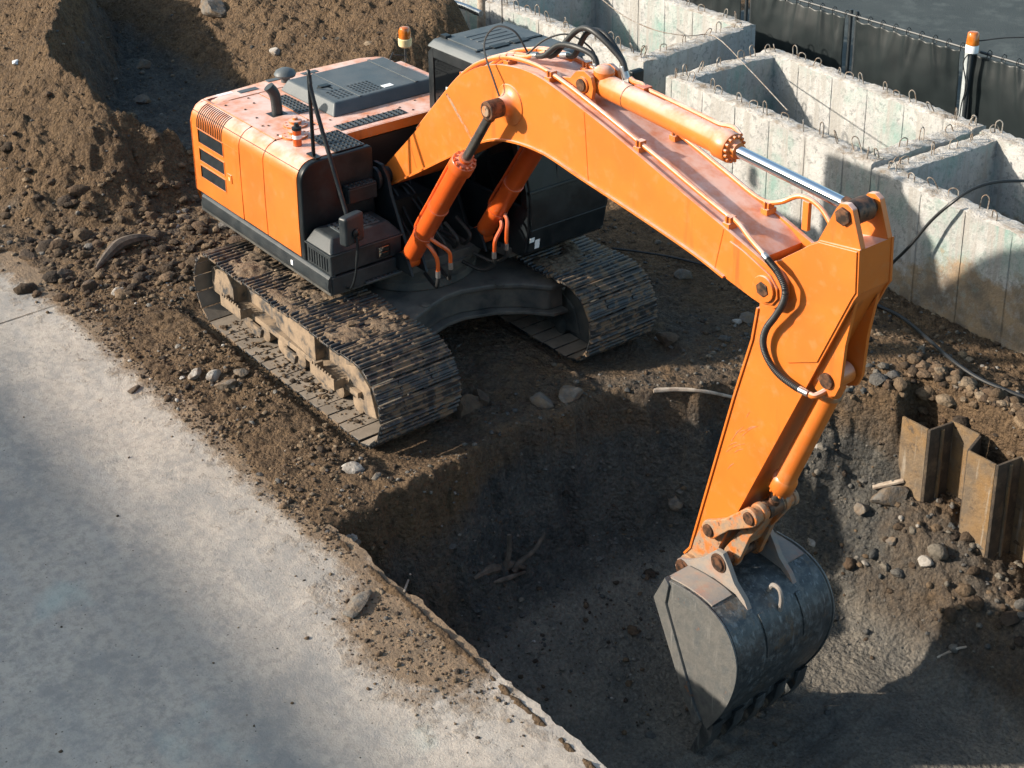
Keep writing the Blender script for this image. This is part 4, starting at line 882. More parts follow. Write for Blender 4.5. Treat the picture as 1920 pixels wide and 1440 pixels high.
# ---- hydraulic cylinders
def cylinder(name, p0, p1, head_t, r, rr, paint, rodm, eye_r=.10, label=None, collar=1.2, eye_w=.16, bolts=12, axis=Vector((0, 1, 0))):
    """barrel from p0 to p0+(p1-p0)*head_t, rod on to p1; eyes at both ends"""
    p0 = Vector(p0); p1 = Vector(p1); d = (p1 - p0); ph = p0 + d * head_t; u = d.normalized(); L = (ph - p0).length
    b = MB(); b.lathe(p0, u, [(r * .55, eye_r * .5), (r * .95, eye_r * .95), (r, eye_r * 1.15), (r, L - r * 1.9), (r * 1.03, L - r * 1.85), (r * collar, L - r * 1.6), (r * collar, L - r * .35), (r * collar * .97, L - r * .3)], 30)
    b.cyl(p0 - axis * eye_w / 2, p0 + axis * eye_w / 2, eye_r, n=22); o = b.build(name, paint, EX, 0, label=label)
    MB().lathe(ph, u, [(r * collar * .8, -r * .3), (r * collar * .8, -.02), (rr * 1.45, 0), (rr * 1.45, .03), (rr * 1.1, .035)], 26).build('gland', paint, o)
    b = MB(); w = u.orthogonal().normalized(); x = u.cross(w)
    for k in range(bolts):
        a = 2 * math.pi * k / bolts; q = ph + (w * math.cos(a) + x * math.sin(a)) * r * collar * .82; b.cyl(q - u * r * .3, q - u * (r * .3 - .028), .0135, n=6)
    b.build('gland_bolts', paint, o, 0)
    MB().cyl(ph - u * .03, p1 - u * eye_r * .8, rr, n=22).build('rod', rodm, o)
    b = MB(); b.cyl(p1 - axis * eye_w / 2, p1 + axis * eye_w / 2, eye_r * .92, n=22); b.cyl(p1 - u * eye_r * 1.35, p1, rr * 1.25, n=18); b.build('rod_eye', M['pin'], o, .006)
    return o, u, ph, L
for s_ in (-1, 1):
    y = s_ * .455
    o, u, ph, L = cylinder('boom_cylinder', (.70, y, 1.20), (2.13, y, 3.19), .69, .098, .045, OR, M['rod_dark'], .095, 'near boom lift cylinder' if s_ < 0 else 'far boom lift cylinder in shade', eye_w=.13)
    w = Vector((0, -1, 0)); side = u.cross(w).normalized() 
    off_ = (side if side.x < 0 else -side) * .135
    P0 = Vector((.70, y, 1.20))
    MB().tube([P0 + u * .38 + off_ * .6, P0 + u * .42 + off_, P0 + u * (L * .5) + off_, P0 + u * (L - .16) + off_, P0 + u * (L - .1) + off_ * .7], .017, 8, 3).build('oil_pipe', OR, o)
    for k in (.45, .9): b = MB(); q = P0 + u * k; b.cyl(q - u * .012, q + u * .012, .106, n=24); b.build('band', OR, o)
    off2 = -off_
    for k, dy in ((.40, -.05), (.50, .05)):
        q = P0 + u * k + off2 * .7; e2 = Vector((0, dy - s_ * .10, 0))
        MB().tube([q, q + off2 * .6 + e2 * .3, q + off2 * .9 + e2 - Vector((0, 0, .08)), q + off2 * .9 + e2 * 1.1 - Vector((0, 0, .2))], .020, 8).build('port_pipe', OR, o)
        q2 = q + off2 * .9 + e2 * 1.1 - Vector((0, 0, .2)); MB().cyl(q2, q2 - Vector((0, 0, .07)), .026, n=10).build('fitting', M['steel'], o)
        MB().tube([q2 - Vector((0, 0, .06)), q2 + Vector((-.02, 0, -.16)), q2 + Vector((-.14, -s_ * .06, -.24)), q2 + Vector((-.4, -s_ * .12, -.22))], .020, 8).build('hose', M['rubber'], o)
    b = MB(); b.cyl((2.13, y - s_ * .07, 3.19), (2.13, y + s_ * .085, 3.19), .088, n=20); b.build('eye_cap', M['pin'], o, .008); b = MB(); b.cyl((2.13, y + s_ * .085, 3.19), (2.13, y + s_ * .10, 3.19), .05, n=16); b.build('pin_end', M['orange_worn'], o, .004)
    for dy in (-.085, .085): 
        b = MB(); b.prism([(.50, 1.09), (.88, 1.09), (.80, 1.24), (.70, 1.30), (.60, 1.24)], y + dy - .015, y + dy + .015); b.build('cylinder_mount', BK, EX, .005)
o, u, ph, L = cylinder('arm_cylinder', (2.99, -.02, 3.585), (5.83, -.02, 3.37), .575, .102, .047, O, M['chrome'], .10, 'arm cylinder on top of the boom with bright chrome rod', eye_w=.18, bolts=14)
P0 = Vector((2.99, -.02, 3.585)); up = Vector((0, .8, .6)).normalized()
MB().tube([P0 + u * .50 + up * .125, P0 + u * .62 + up * .135, P0 + u * 1.2 + up * .135, P0 + u * (L - .28) + up * .135, P0 + u * (L - .16) + up * .16, P0 + u * (L - .05) + up * .125], .020, 8, 4).build('oil_pipe', O, o)
MB().tube([P0 + Vector((.28, .14, .06)), P0 + Vector((.33, .13, .05)), P0 + u * .44 + up * .15, P0 + u * .50 + up * .13], .024, 8).build('oil_pipe', O, o)
b = MB(); b.box(-.06, .06, -.05, .05, -.03, .03, Matrix.Translation(P0 + u * .48 + up * .12)); b.build('pipe_block', OR, o, .008)
b = MB(); q = P0 + u * .42; b.cyl(q - u * .004, q + u * .004, .1035, n=30); b.build('band', M['pin'], o)
b = MB(); b.lathe(P0 + Vector((.10, 0, .10)), (.1, 0, 1), [(.09, -.06), (.09, .02), (.06, .05), (.03, .06)], 16); b.build('port_block', O, o)
# ---- arm (stick)
st = [(5.09, 2.60), (5.13, 2.72), (5.22, 2.79), (5.33, 2.85), (5.57, 3.07), (5.64, 3.115), (6.00, 3.17), (6.015, 2.82), (5.985, 2.77), (5.68, 2.06), (4.97, .40), (4.78, -.05), (4.62, -.42), (4.55, -.47), (4.46, -.47), (4.41, -.41), (4.41, -.33), (4.48, -.20), (4.70, .68), (4.90, 1.48), (5.06, 2.06), (5.10, 2.35)]
b = MB(); b.prism(inset(st, .012), -.165, .165); ARM = b.build('arm', O, EX, 0, ang=25)
for s_ in (-1, 1):
    y0, y1 = sorted((s_ * .165, s_ * .19)); MB().prism(st, y0, y1).build('side_plate', O, ARM, .004)
    y0, y1 = sorted((s_ * .189, s_ * .203)); 
    rf = [(5.30, 2.845), (5.57, 3.06), (5.64, 3.105), (5.985, 3.155), (6.0, 2.84), (5.97, 2.78), (5.70, 2.15), (5.42, 2.02), (5.36, 2.12), (5.44, 2.32), (5.50, 2.50), (5.50, 2.68), (5.42, 2.79)]
    MB().prism(rf, y0, y1).build('reinforcing_plate', O, ARM, .005)
    y0, y1 = sorted((s_ * .12, s_ * .175)); MB().prism([(5.60, 3.08), (5.75, 3.40), (5.79, 3.455), (5.85, 3.47), (5.90, 3.44), (6.0, 3.165), (5.9, 3.1)], y0, y1).build('rod_lug', O, ARM, .008)
    y0, y1 = sorted((s_ * .105, s_ * .14)); MB().prism([(5.60, 1.92), (5.66, 1.87), (5.76, 1.86), (5.84, 1.90), (5.88, 2.0), (5.90, 2.35), (5.96, 2.72), (5.80, 2.40)], y0, y1).build('cylinder_lug', O, ARM, .006)
    b = MB(); b.cyl((4.49, s_ * .16, -.36), (4.49, s_ * .235, -.36), .10, n=22); b.build('bucket_boss', M['orange_worn'], ARM, .008)
    MB().cyl((5.83, s_ * .16, 3.37), (5.83, s_ * .20, 3.37), .07, n=6).build('pin_nut', M['pin'], ARM, .006)
    MB().cyl((5.76, s_ * .13, 2.0), (5.76, s_ * .165, 2.0), .062, n=18).build('pin_nut', M['pin'], ARM, .006)
af = [(4.41, -.30), (4.48, -.20), (4.70, .68), (4.90, 1.48), (5.06, 2.06), (5.10, 2.35)]; b = MB(); b.prism(af + inset_open(af, -.020)[::-1], -.205, .205); b.build('front_flange', O, ARM, .003)
MB().cyl((5.83, -.18, 3.37), (5.83, .18, 3.37), .06, n=18).build('rod_pin', M['pin'], ARM)
MB().cyl((5.76, -.15, 2.0), (5.76, .15, 2.0), .05, n=18).build('cylinder_pin', M['pin'], ARM)
b = MB(); b.cyl((5.24, -.245, 2.61), (5.24, .245, 2.61), .155, n=28); b.build('boom_joint', O, ARM, .01)
b = MB(); b.prism([(4.41, -.45), (4.75, -.42), (4.80, .0), (4.86, .16), (4.60, .12), (4.42, -.3)], -.1935, .1935); b.build('arm_end', M['orange_worn'], ARM, .006)
def scr():
    b = MB()
    for k in range(9):
        z = random.uniform(.7, 1.5); x = float(np.interp(z, [-.2, .68, 1.48], [4.5, 4.72, 4.92])) + random.uniform(.03, .16); a = random.uniform(.9, 1.3); L_ = random.uniform(.1, .35)
        dx, dz = math.cos(a) * L_, math.sin(a) * L_ * .6
        b.tube([(x, -.1903, z), (x + dx * .5, -.1903, z + dz * .6), (x + dx, -.1903, z + dz)], .0028, 4, 3)
    b.build('paint_scratches', M['orange_worn'], ARM)
scr()
# bucket cylinder
o, u, ph, L = cylinder('bucket_cylinder', (5.76, 0, 2.0), (5.17, 0, .51), .86, .085, .04, O, M['rod_dark'], .085, 'bucket cylinder under the arm', eye_w=.16, collar=1.22)
b = MB(); b.tube([(5.70, -.02, 1.90), (5.74, -.12, 1.90), (5.72, -.22, 1.88), (5.68, -.235, 1.88)], .024, 8); b.build('port_pipe', O, o)
P0 = Vector((5.76, 0, 2.0)); b = MB(); q = P0 + u * .20; b.cyl(q - u * .02, q + u * .02, .094, n=24); b.build('band', M['orange_worn'], o)
# corrugated hose down the arm
hp = [(5.20, -.285, 2.87), (5.28, -.30, 2.84), (5.37, -.315, 2.80), (5.455, -.32, 2.70), (5.44, -.31, 2.58), (5.35, -.285, 2.42), (5.25, -.27, 2.26), (5.22, -.26, 2.12), (5.27, -.25, 2.0), (5.38, -.245, 1.92), (5.54, -.24, 1.885), (5.68, -.235, 1.88)]
HPs = catmull(hp, 14)
b = MB(); npt = len(HPs); b.tube(HPs[6:-8], lambda t: .024 + .0045 * math.cos(t * 2 * math.pi * 72), 10, 1)
def corr():
    P = HPs[8:-10]; Pd = []
    for i in range(len(P) - 1):
        for k in range(3): Pd.append(P[i] + (P[i + 1] - P[i]) * k / 3)
    bb = MB(); N = len(Pd); bb.tube(Pd, lambda t: .0235 + .005 * (1 if int(t * (N - 1)) % 4 < 2 else 0), 10, 1); return bb
corr().build('corrugated_hose', M['rubber'], ARM, ang=60)
MB().cyl(HPs[0], HPs[9], .027, n=12).build('hose_fitting', M['steel'], ARM, .003); MB().cyl(HPs[-11], HPs[-2], .027, n=12).build('hose_fitting', M['steel'], ARM, .003)
# links
for s_ in (-1, 1):
    y0, y1 = sorted((s_ * .205, s_ * .255)); a0 = np.array([4.73, .15]); a1 = np.array([5.17, .51]); d = (a1 - a0) / np.hypot(*(a1 - a0)); nn = np.array([-d[1], d[0]])
    def cap(c, r, ang0): return [tuple(c + r * np.array([math.cos(ang0 + t), math.sin(ang0 + t)])) for t in np.linspace(-math.pi / 2, math.pi / 2, 9)]
    th = math.atan2(d[1], d[0]); lk = cap(a1, .082, th) + [tuple(a0 + d * .25 + nn * .05)] + cap(a0, .082, th + math.pi) + [tuple(a0 + d * .25 - nn * .05)]
    o = MB().prism(lk, y0, y1).build('guide_link', M['orange_worn'], EX, .012, 3)
    for c in (a0, a1): b = MB(); b.cyl((c[0], s_ * .25, c[1]), (c[0], s_ * .275, c[1]), .055, n=18); b.build('link_pin', M['pin'], o, .006)
b = MB(); a0 = np.array([4.90, -.06]); a1 = np.array([5.17, .51]); d = (a1 - a0) / np.hypot(*(a1 - a0)); nn = np.array([-d[1], d[0]]); th = math.atan2(d[1], d[0])
lk = cap(a1, .085, th) + [tuple(a0 + d * .35 + nn * .05)] + cap(a0, .085, th + math.pi) + [tuple(a0 + d * .35 - nn * .05)]
b.prism(lk, -.155, -.10); b.prism(lk, .10, .155); b.prism([tuple(a0 + d * .15 + nn * .03), tuple(a0 + d * .5 + nn * .03), tuple(a0 + d * .5 - nn * .03), tuple(a0 + d * .15 - nn * .03)], -.10, .10)
PL = b.build('power_link', M['orange_worn'], EX, .01)
b = MB(); b.cyl((5.17, -.21, .51), (5.17, .21, .51), .07, n=20); b.build('link_tube', M['orange_worn'], PL, .006)
# ---- bucket
prof = [(4.58, -.275), (4.80, -.245), (5.03, -.25), (5.24, -.325), (5.36, -.46), (5.415, -.64), (5.39, -.88), (5.29, -1.16), (5.12, -1.46)]
prof = [(p[0], p[1]) for p in catmull([(x, z, 0) for x, z in prof], 8)]
BW = .56
outer = prof; inn = inset_open(prof, .028)
b = MB(); b.prism(outer + inn[::-1][:-1] + [inn[0]], -BW, BW) if False else None
n = len(outer); v = []
for yy in (-BW, BW): v += [(x, yy, z) for x, z in outer] + [(x, yy, z) for x, z in inn]
f = []
for i in range(n - 1):
    f += [(i, i + 1, 2 * n + i + 1, 2 * n + i), (n + i, 3 * n + i, 3 * n + i + 1, n + i + 1), (i, n + i, n + i + 1, i + 1), (2 * n + i, 2 * n + i + 1, 3 * n + i + 1, 3 * n + i)]
f += [(0, 2 * n, 3 * n, n), (n - 1, 2 * n - 1, 4 * n - 1, 3 * n - 1)]
b.add(v, f); BU = b.build('bucket', M['bucket'], EX, 0, ang=35)
for s_ in (-1, 1):
    y0, y1 = sorted((s_ * (BW - .001), s_ * (BW + .022)))
    sp = [(4.60, -.285), (4.50, -.52), (4.92, -1.36), (5.02, -1.46), (5.11, -1.455)] + inset_open(prof, .004)[::-1][:-1]
    MB().prism(sp, y0, y1).build('side_wall', M['bucket_side'], BU, .005)
    y0, y1 = sorted((s_ * (BW - .012), s_ * (BW + .045)))
    MB().prism([(4.585, -.245), (4.455, -.52), (4.88, -1.36), (5.0, -1.50), (5.06, -1.42), (4.98, -1.32), (4.60, -.50), (4.635, -.30)], y0, y1).build('side_cutter', M['bucket_side'], BU, .008)
    # proud curved rim of the side wall
    o2 = inset_open(prof, -.012); i2 = inset_open(prof, .045); y0, y1 = sorted((s_ * (BW + .018), s_ * (BW + .034)))
    MB().prism(o2[6:] + i2[6:][::-1], y0, y1).build('rim', M['bucket_side'], BU, .004)
    # ears carrying the pins
    y0, y1 = sorted((s_ * .245, s_ * .295)); ear = [(4.42, -.30), (4.39, -.38), (4.44, -.46), (4.62, -.30), (4.85, -.24), (5.10, -.255), (5.24, -.34), (5.30, -.42), (5.20, -.255), (5.08, -.16), (5.0, -.03), (4.94, .05), (4.86, .045), (4.80, -.02), (4.70, -.13), (4.55, -.24)]
    e_ = MB().prism(ear, y0, y1).build('ear', M['bucket_top'], BU, .010)
    for c in ((4.49, -.36), (4.90, -.06)): b = MB(); b.cyl((c[0], s_ * .29, c[1]), (c[0], s_ * .325, c[1]), .062, n=18); b.cyl((c[0], s_ * .285, c[1]), (c[0], s_ * .305, c[1]), .085, n=22); b.build('pin', M['pin'], e_, .006)
MB().cyl((4.90, -.26, -.06), (4.90, .26, -.06), .05, n=16).build('bucket_pin', M['pin'], BU); MB().cyl((4.49, -.26, -.36), (4.49, .26, -.36), .06, n=16).build('bucket_pin', M['pin'], BU)
# top plates left and right of the ears, wear ribs, lifting eye, lip and teeth
o2 = inset_open(prof, -.014)
for s_ in (-1, 1):
    y0, y1 = sorted((s_ * .32, s_ * (BW - .01))); MB().prism(prof[0:19] + o2[0:19][::-1], y0, y1).build('top_plate', M['bucket_top'], BU, .003)
for yy in (-.20, .24): MB().prism(prof[27:44] + o2[27:44][::-1], yy - .03, yy + .03).build('wear_strip', M['bucket'], BU, .003)
b = MB(); b.tube([(5.20, .0, -.30), (5.24, .0, -.22), (5.31, .0, -.22), (5.34, .0, -.30), (5.33, 0, -.42)], .020, 8); b.build('lifting_eye', M['bucket_top'], BU)
b = MB(); b.prism([(5.155, -1.40), (5.15, -1.47), (5.075, -1.59), (5.045, -1.57), (5.06, -1.45), (5.09, -1.40)], -BW - .02, BW + .02); b.build('lip', M['bucket'], BU, .006)
for k in range(5):
    y = -.52 + k * .26; w1 = .052
    b = MB(); b.prism([(5.20, -1.38), (5.165, -1.55), (5.07, -1.74), (4.985, -1.71), (5.02, -1.58), (5.06, -1.46)], y - .062, y + .062); t_ = b.build('tooth', M['bucket'], BU, .010)
    v = []
    for (x, z, w_) in ((5.085, -1.68, .058), (4.985, -1.665, .058), (4.955, -1.885, .042), (4.905, -1.875, .042)): v += [(x, y - w_, z), (x, y + w_, z)]
    MB().add(v, [(0, 1, 3, 2), (4, 6, 7, 5), (0, 4, 5, 1), (2, 3, 7, 6), (0, 2, 6, 4), (1, 5, 7, 3)]).build('tooth_tip', M['bucket'], t_, .006)
# ---- cab
cabp = [(-.36, 1.06), (1.12, 1.06), (1.20, 1.12), (1.27, 1.45), (1.24, 1.80), (.93, 2.82), (.84, 2.92), (-.34, 2.92), (-.40, 2.86), (-.40, 1.12)]
CY0, CY1 = .60, 1.66
b = MB(); b.prism(inset(cabp, .02), CY0 + .03, CY1 - .03); CAB = b.build('cab', BK, EX, .02, 3)
for y0, y1 in ((CY0, CY0 + .045), (CY1 - .045, CY1)):
    for poly in ([(-.40, 1.12), (-.36, 1.06), (1.12, 1.06), (1.20, 1.12), (1.26, 1.40), (1.255, 1.62), (-.40, 1.62)], [(-.40, 1.621), (-.31, 1.621), (-.31, 2.92), (-.34, 2.92), (-.40, 2.86)], [(1.255, 1.621), (1.24, 1.80), (.93, 2.82), (.84, 2.92), (.78, 2.92), (.85, 2.80), (1.15, 1.80), (1.16, 1.621)], [(-.309, 2.82), (.845, 2.82), (.77, 2.92), (-.309, 2.92)], [(.32, 1.622), (.37, 1.622), (.37, 2.819), (.32, 2.819)]):
        MB().prism(poly, y0, y1).build('pillar', BK, CAB, .006)
    MB().prism([(-.30, 1.63), (1.16, 1.63), (1.14, 1.80), (.84, 2.81), (-.30, 2.81)], y0 + .012 if y0 == CY0 else y0 + .018, y0 + .018 if y0 == CY0 else y1 - .012).build('side_window', M['glass'], CAB)
MB().box(-.10, -.02, CY0 + .006, CY0 + .011, 2.45, 2.55).build('sticker', M['white'], CAB)
# windscreen, lower front panel, headlight stickers
def tiltbox(x0, z0, x1, z1, t, y0, y1): 
    d = np.array([x1 - x0, z1 - z0]); d = d / np.hypot(*d); nn = np.array([d[1], -d[0]]) * t
    return MB().prism([(x0, z0), (x1, z1), (x1 + nn[0], z1 + nn[1]), (x0 + nn[0], z0 + nn[1])], y0, y1)
tiltbox(1.232, 1.80, .93, 2.80, .012, CY0 + .06, CY1 - .06).build('windscreen', M['glass'], CAB)
tiltbox(1.258, 1.40, 1.238, 1.76, .012, CY0 + .06, CY1 - .06).build('lower_windscreen', M['glass'], CAB)
b = tiltbox(1.25, 1.765, 1.242, 1.80, .03, CY0 + .02, CY1 - .02); b.build('window_bar', BK, CAB, .006)
b = tiltbox(1.20, 1.13, 1.262, 1.39, .022, CY0 + .03, CY1 - .03); b.build('front_panel', BK, CAB, .015, 3)
for y, z in ((.66, 1.24), (.735, 1.20), (.74, 1.145)): tiltbox(1.222 + (z - 1.13) * .24, z, 1.234 + (z - 1.13) * .24, z + .055, .003, y - .03, y + .03).build('sticker', M['white'], CAB)
MB().tube([(1.24, 1.0, 1.85), (1.18, 1.05, 2.1), (1.09, 1.1, 2.35)], .008, 6).build('wiper', M['cable'], CAB)
b = MB(); b.frustum((-.42, .92, CY0 - .015, CY1 + .015), (-.36, .84, CY0 + .05, CY1 - .05), 2.922, 3.01); RF = b.build('roof', M['hood_plastic'], CAB, .025, 3)
b = MB(); b.box(-.28, .28, CY0 + .14, CY1 - .14, 3.009, 3.022)
for k in range(4): b.box(-.16 + k * .1, -.12 + k * .1, CY0 + .3, CY1 - .3, 3.021, 3.028)
b.build('roof_hatch', M['hood_plastic'], RF, .008)
b = MB(); b.box(.33, .80, CY0 + .14, CY1 - .14, 3.009, 3.016); b.build('skylight', M['hood_plastic'], RF, .005)
b = MB(); b.box(.30, .325, CY0 + .10, CY1 - .10, 3.012, 3.026); b.box(.27, .36, CY0 + .30, CY0 + .50, 3.02, 3.032); b.box(.27, .36, CY1 - .50, CY1 - .30, 3.02, 3.032); b.build('hatch_hinge', BK, RF, .004)
MB().box(-.34, -.24, CY0 + .12, CY0 + .20, 3.009, 3.045).build('roof_bracket', BK, RF, .008)
MB().cyl((-.30, CY1 - .15, 3.0), (-.30, CY1 - .15, 3.75), .006, n=6).build('antenna', M['cable'], RF)
# cab left mirror and guard rails at the front of the roof
b = MB(); b.tube([(1.05, CY1, 2.35), (1.15, CY1 + .2, 2.40), (1.2, CY1 + .36, 2.55)], .014, 8); mm = b.build('cab_mirror_arm', BK, CAB)
MB().box(-.04, .04, -.085, .085, -.14, .14, Matrix.Translation((1.2, CY1 + .43, 2.62))).build('cab_mirror', BK, mm, .025, 3)
b = MB(); b.box(1.00, 1.10, 1.30, 1.44, 2.72, 2.84); b.build('cab_lamp', BK, CAB, .02, 3); MB().box(1.10, 1.106, 1.315, 1.425, 2.735, 2.825).build('lamp_glass', M['mirror'], CAB, .003)
MB().tube([(1.05, CY1 + .03, 1.2), (1.12, CY1 + .10, 1.3), (1.12, CY1 + .10, 1.55), (1.1, CY1 + .02, 1.65)], .014, 8).build('grab_rail', BK, CAB)

# ================================================================== DEBRIS
def hit(u, v, tmax=40):           # where the line of sight through a photo pixel meets the soil
    d = ray(u, v); d = d / np.linalg.norm(d); t = np.linspace(6, tmax, 3000); P_ = CAM + t[:, None] * d
    hgt = terrain(P_[:, 0], P_[:, 1]); hgt = np.where(P_[:, 1] < -2.55, np.maximum(hgt, 0), hgt)
    k = np.argmax(P_[:, 2] < hgt); return P_[k]
_phi = (1 + 5 ** .5) / 2
ICO = np.array([(-1, _phi, 0), (1, _phi, 0), (-1, -_phi, 0), (1, -_phi, 0), (0, -1, _phi), (0, 1, _phi), (0, -1, -_phi), (0, 1, -_phi), (_phi, 0, -1), (_phi, 0, 1), (-_phi, 0, -1), (-_phi, 0, 1)]) / math.hypot(1, _phi)
ICF = np.array([(0, 11, 5), (0, 5, 1), (0, 1, 7), (0, 7, 10), (0, 10, 11), (1, 5, 9), (5, 11, 4), (11, 10, 2), (10, 7, 6), (7, 1, 8), (3, 9, 4), (3, 4, 2), (3, 2, 6), (3, 6, 8), (3, 8, 9), (4, 9, 5), (2, 4, 11), (6, 2, 10), (8, 6, 7), (9, 8, 1)])
# 42-vertex version for the bigger clods
def subdiv(V, F):
    V = list(map(tuple, V)); cache = {}; out = []
    def mid(a, b):
        k = (min(a, b), max(a, b))
        if k not in cache: p = (np.array(V[a]) + np.array(V[b])) / 2; V.append(tuple(p / np.linalg.norm(p))); cache[k] = len(V) - 1
        return cache[k]
    for a, b, c in F: ab, bc, ca = mid(a, b), mid(b, c), mid(c, a); out += [(a, ab, ca), (b, bc, ab), (c, ca, bc), (ab, bc, ca)]
    return np.array(V), np.array(out)
IC2, IF2 = subdiv(ICO, ICF); IC3, IF3 = subdiv(IC2, IF2)
TINTS = {'soil': [(.15, .10, .064), (.10, .070, .046), (.20, .14, .088), (.075, .056, .042)], 'wet': [(.17, .16, .145), (.11, .11, .105), (.21, .185, .15), (.25, .225, .19)], 'grey': [(.22, .205, .185), (.30, .28, .25), (.16, .15, .14)], 'pale': [(.55, .52, .48), (.45, .41, .36)], 'dry': [(.28, .20, .125), (.22, .15, .095), (.17, .115, .07), (.33, .25, .17)]}
def scatter(name, label, xy, rad, mixes, base=(ICO, ICF), flat=.68, sink=.36, zfun=None, parent=None, zs=None):
    n = len(xy); V0, F0 = base; k = len(V0)
    r = np.asarray(rad)
    sc = rng.uniform(.70, 1.12, (n, k)); V = V0[None] * sc[..., None] * r[:, None, None] * rng.uniform(.75, 1.3, (n, 1, 3)); V[..., 2] *= flat
    a = rng.uniform(0, 2 * np.pi, n); c_, s_ = np.cos(a), np.sin(a); x = V[..., 0] * c_[:, None] - V[..., 1] * s_[:, None]; y = V[..., 0] * s_[:, None] + V[..., 1] * c_[:, None]
    z0 = terrain(xy[:, 0], xy[:, 1]) if zs is None else zs
    V = np.stack([x + xy[:, :1], y + xy[:, 1:], V[..., 2] + (z0 + r * flat * (1 - 2 * sink))[:, None]], -1)
    F = (F0[None] + (np.arange(n) * k)[:, None, None]).reshape(-1, 3)
    o = np_mesh(name, V.reshape(-1, 3), F, M['pebble'], parent)
    o.data.set_sharp_from_angle(angle=math.radians(62))
    names = [m_ for m_, w in mixes]; w = np.array([w for m_, w in mixes]); pick = rng.choice(len(names), n, p=w / w.sum())
    cols = np.array([TINTS[names[i]][rng.integers(len(TINTS[names[i]]))] for i in pick]) * .62 * rng.uniform(.82, 1.15, (n, 1))
    ca = o.data.color_attributes.new('tint', 'FLOAT_COLOR', 'POINT'); cc = np.ones((n, k, 4), np.float32); cc[..., :3] = cols[:, None, :]; ca.data.foreach_set('color', cc.ravel())
    tag(o, label, None, kind='stuff'); 
    return o
def rnd(n, x0, x1, y0, y1): return np.stack([rng.uniform(x0, x1, n), rng.uniform(y0, y1, n)], -1)
def logr(n, med, sig, lo, hi): return np.clip(med * np.exp(rng.normal(0, sig, n)), lo, hi)
def keep(xy, f): return xy[f(xy[:, 0], xy[:, 1])]
offtrack = lambda x, y: ~(((np.abs(y + 1.25) < .47) | (np.abs(y - 1.25) < .47)) & (np.abs(x - .18) < 1.8))
dens = lambda xy, sc, th: xy[fbm(xy[:, 0], xy[:, 1], sc, 3) > th]
q = rnd(2300, -8.5, -2.4, -2.95, .2); q = q[rng.uniform(0, 1, len(q)) < np.exp(-np.maximum(0, terrain(q[:, 0], q[:, 1], False) - .12) * 3.5)]; q = q[~((q[:, 1] < -2.55) & (rng.uniform(0, 1, len(q)) < .75))]
scatter('soil_clods', 'brown soil clods rolled to the foot of the spoil mound', q, logr(len(q), .029, .6, .010, .12), [('soil', 7), ('dry', 2), ('grey', .3), ('pale', .04)], base=(IC2, IF2), zs=np.maximum(terrain(q[:, 0], q[:, 1]), np.where(q[:, 1] < -2.62, 0, -9)))
q = dens(rnd(2600, -3.2, 2.7, -2.75, -1.75), 1.2, -.15)
scatter('gravel', 'loose grit and clods between near track and pavement', q, logr(len(q), .013, .5, .006, .05), [('dry', 5), ('soil', 5), ('grey', .5), ('pale', .10)], zs=np.maximum(terrain(q[:, 0], q[:, 1]), np.where(q[:, 1] < -2.58, 0, -9)))
q = keep(dens(rnd(6000, -3.5, 4.6, -1.8, 4.6), 1.0, -.12), offtrack)
scatter('gravel', 'loose stones and crumbs strewn round the excavator', q, logr(len(q), .012, .55, .006, .065), [('soil', 5), ('wet', 4), ('grey', .4), ('pale', .06)])
q = dens(rnd(3000, 2.3, 7.3, -2.4, 3.0), 1.1, -.1); q = q[~((q[:, 0] > 4.2) & (rng.uniform(0, 1, len(q)) < .75))]
scatter('gravel', 'dark gravel over the floor and walls of the pit', q, logr(len(q), .012, .55, .006, .05), [('wet', 7), ('soil', 2), ('grey', .4), ('pale', .07)])
q = rnd(800, 3.6, 7.2, 1.5, 2.95); q = q[rng.uniform(0, 1, len(q)) < S((q[:, 1] - 1.75) / .9) * (.4 + .6 * (fbm(q[:, 0], q[:, 1], 1.3, 2) > 0))]
scatter('rubble', 'lumpy rubble banked under the sheet piles', q, logr(len(q), .028, .5, .012, .10), [('soil', 5), ('wet', 4), ('grey', .5), ('pale', .10)], base=(IC2, IF2))
q = rnd(1100, 1.5, 7.3, 2.9, 4.5)
scatter('gravel', 'broken soil and stones on the shelf along the concrete boxes', q, logr(len(q), .014, .6, .006, .07), [('soil', 5), ('dry', 4), ('grey', .5), ('pale', .10)])
q = keep(rnd(1800, -11, -4.2, -2.6, 5.2), lambda x, y: terrain(x, y, False) > .2)
scatter('mound_stones', 'small stones and lumps in the spoil mounds', q, logr(len(q), .012, .6, .006, .06), [('dry', 5), ('soil', 4), ('wet', 1), ('grey', .3), ('pale', .04)])
q = np.concatenate([rnd(130, -8, 7.5, -6.5, -2.6), np.stack([rng.normal(4.15, .5, 700), rng.normal(-2.9, .2, 700)], -1), np.stack([rng.uniform(-3.5, 3, 900), -2.62 - np.abs(rng.normal(0, .10, 900))], -1)]); q = q[q[:, 1] < -2.6]
scatter('grit', 'grit and crumbs of soil lying on the pavement', q, logr(len(q), .008, .55, .004, .03), [('soil', 3), ('dry', 5), ('grey', 1)], zs=np.zeros(len(q)))
q = rnd(420, 4.1, 7.0, 3.0, 3.3)
scatter('soil_clods', 'soil clods crowding the tops of the sheet piles', q, logr(len(q), .035, .5, .012, .10), [('dry', 4), ('soil', 4)], base=(IC2, IF2), sink=.15)
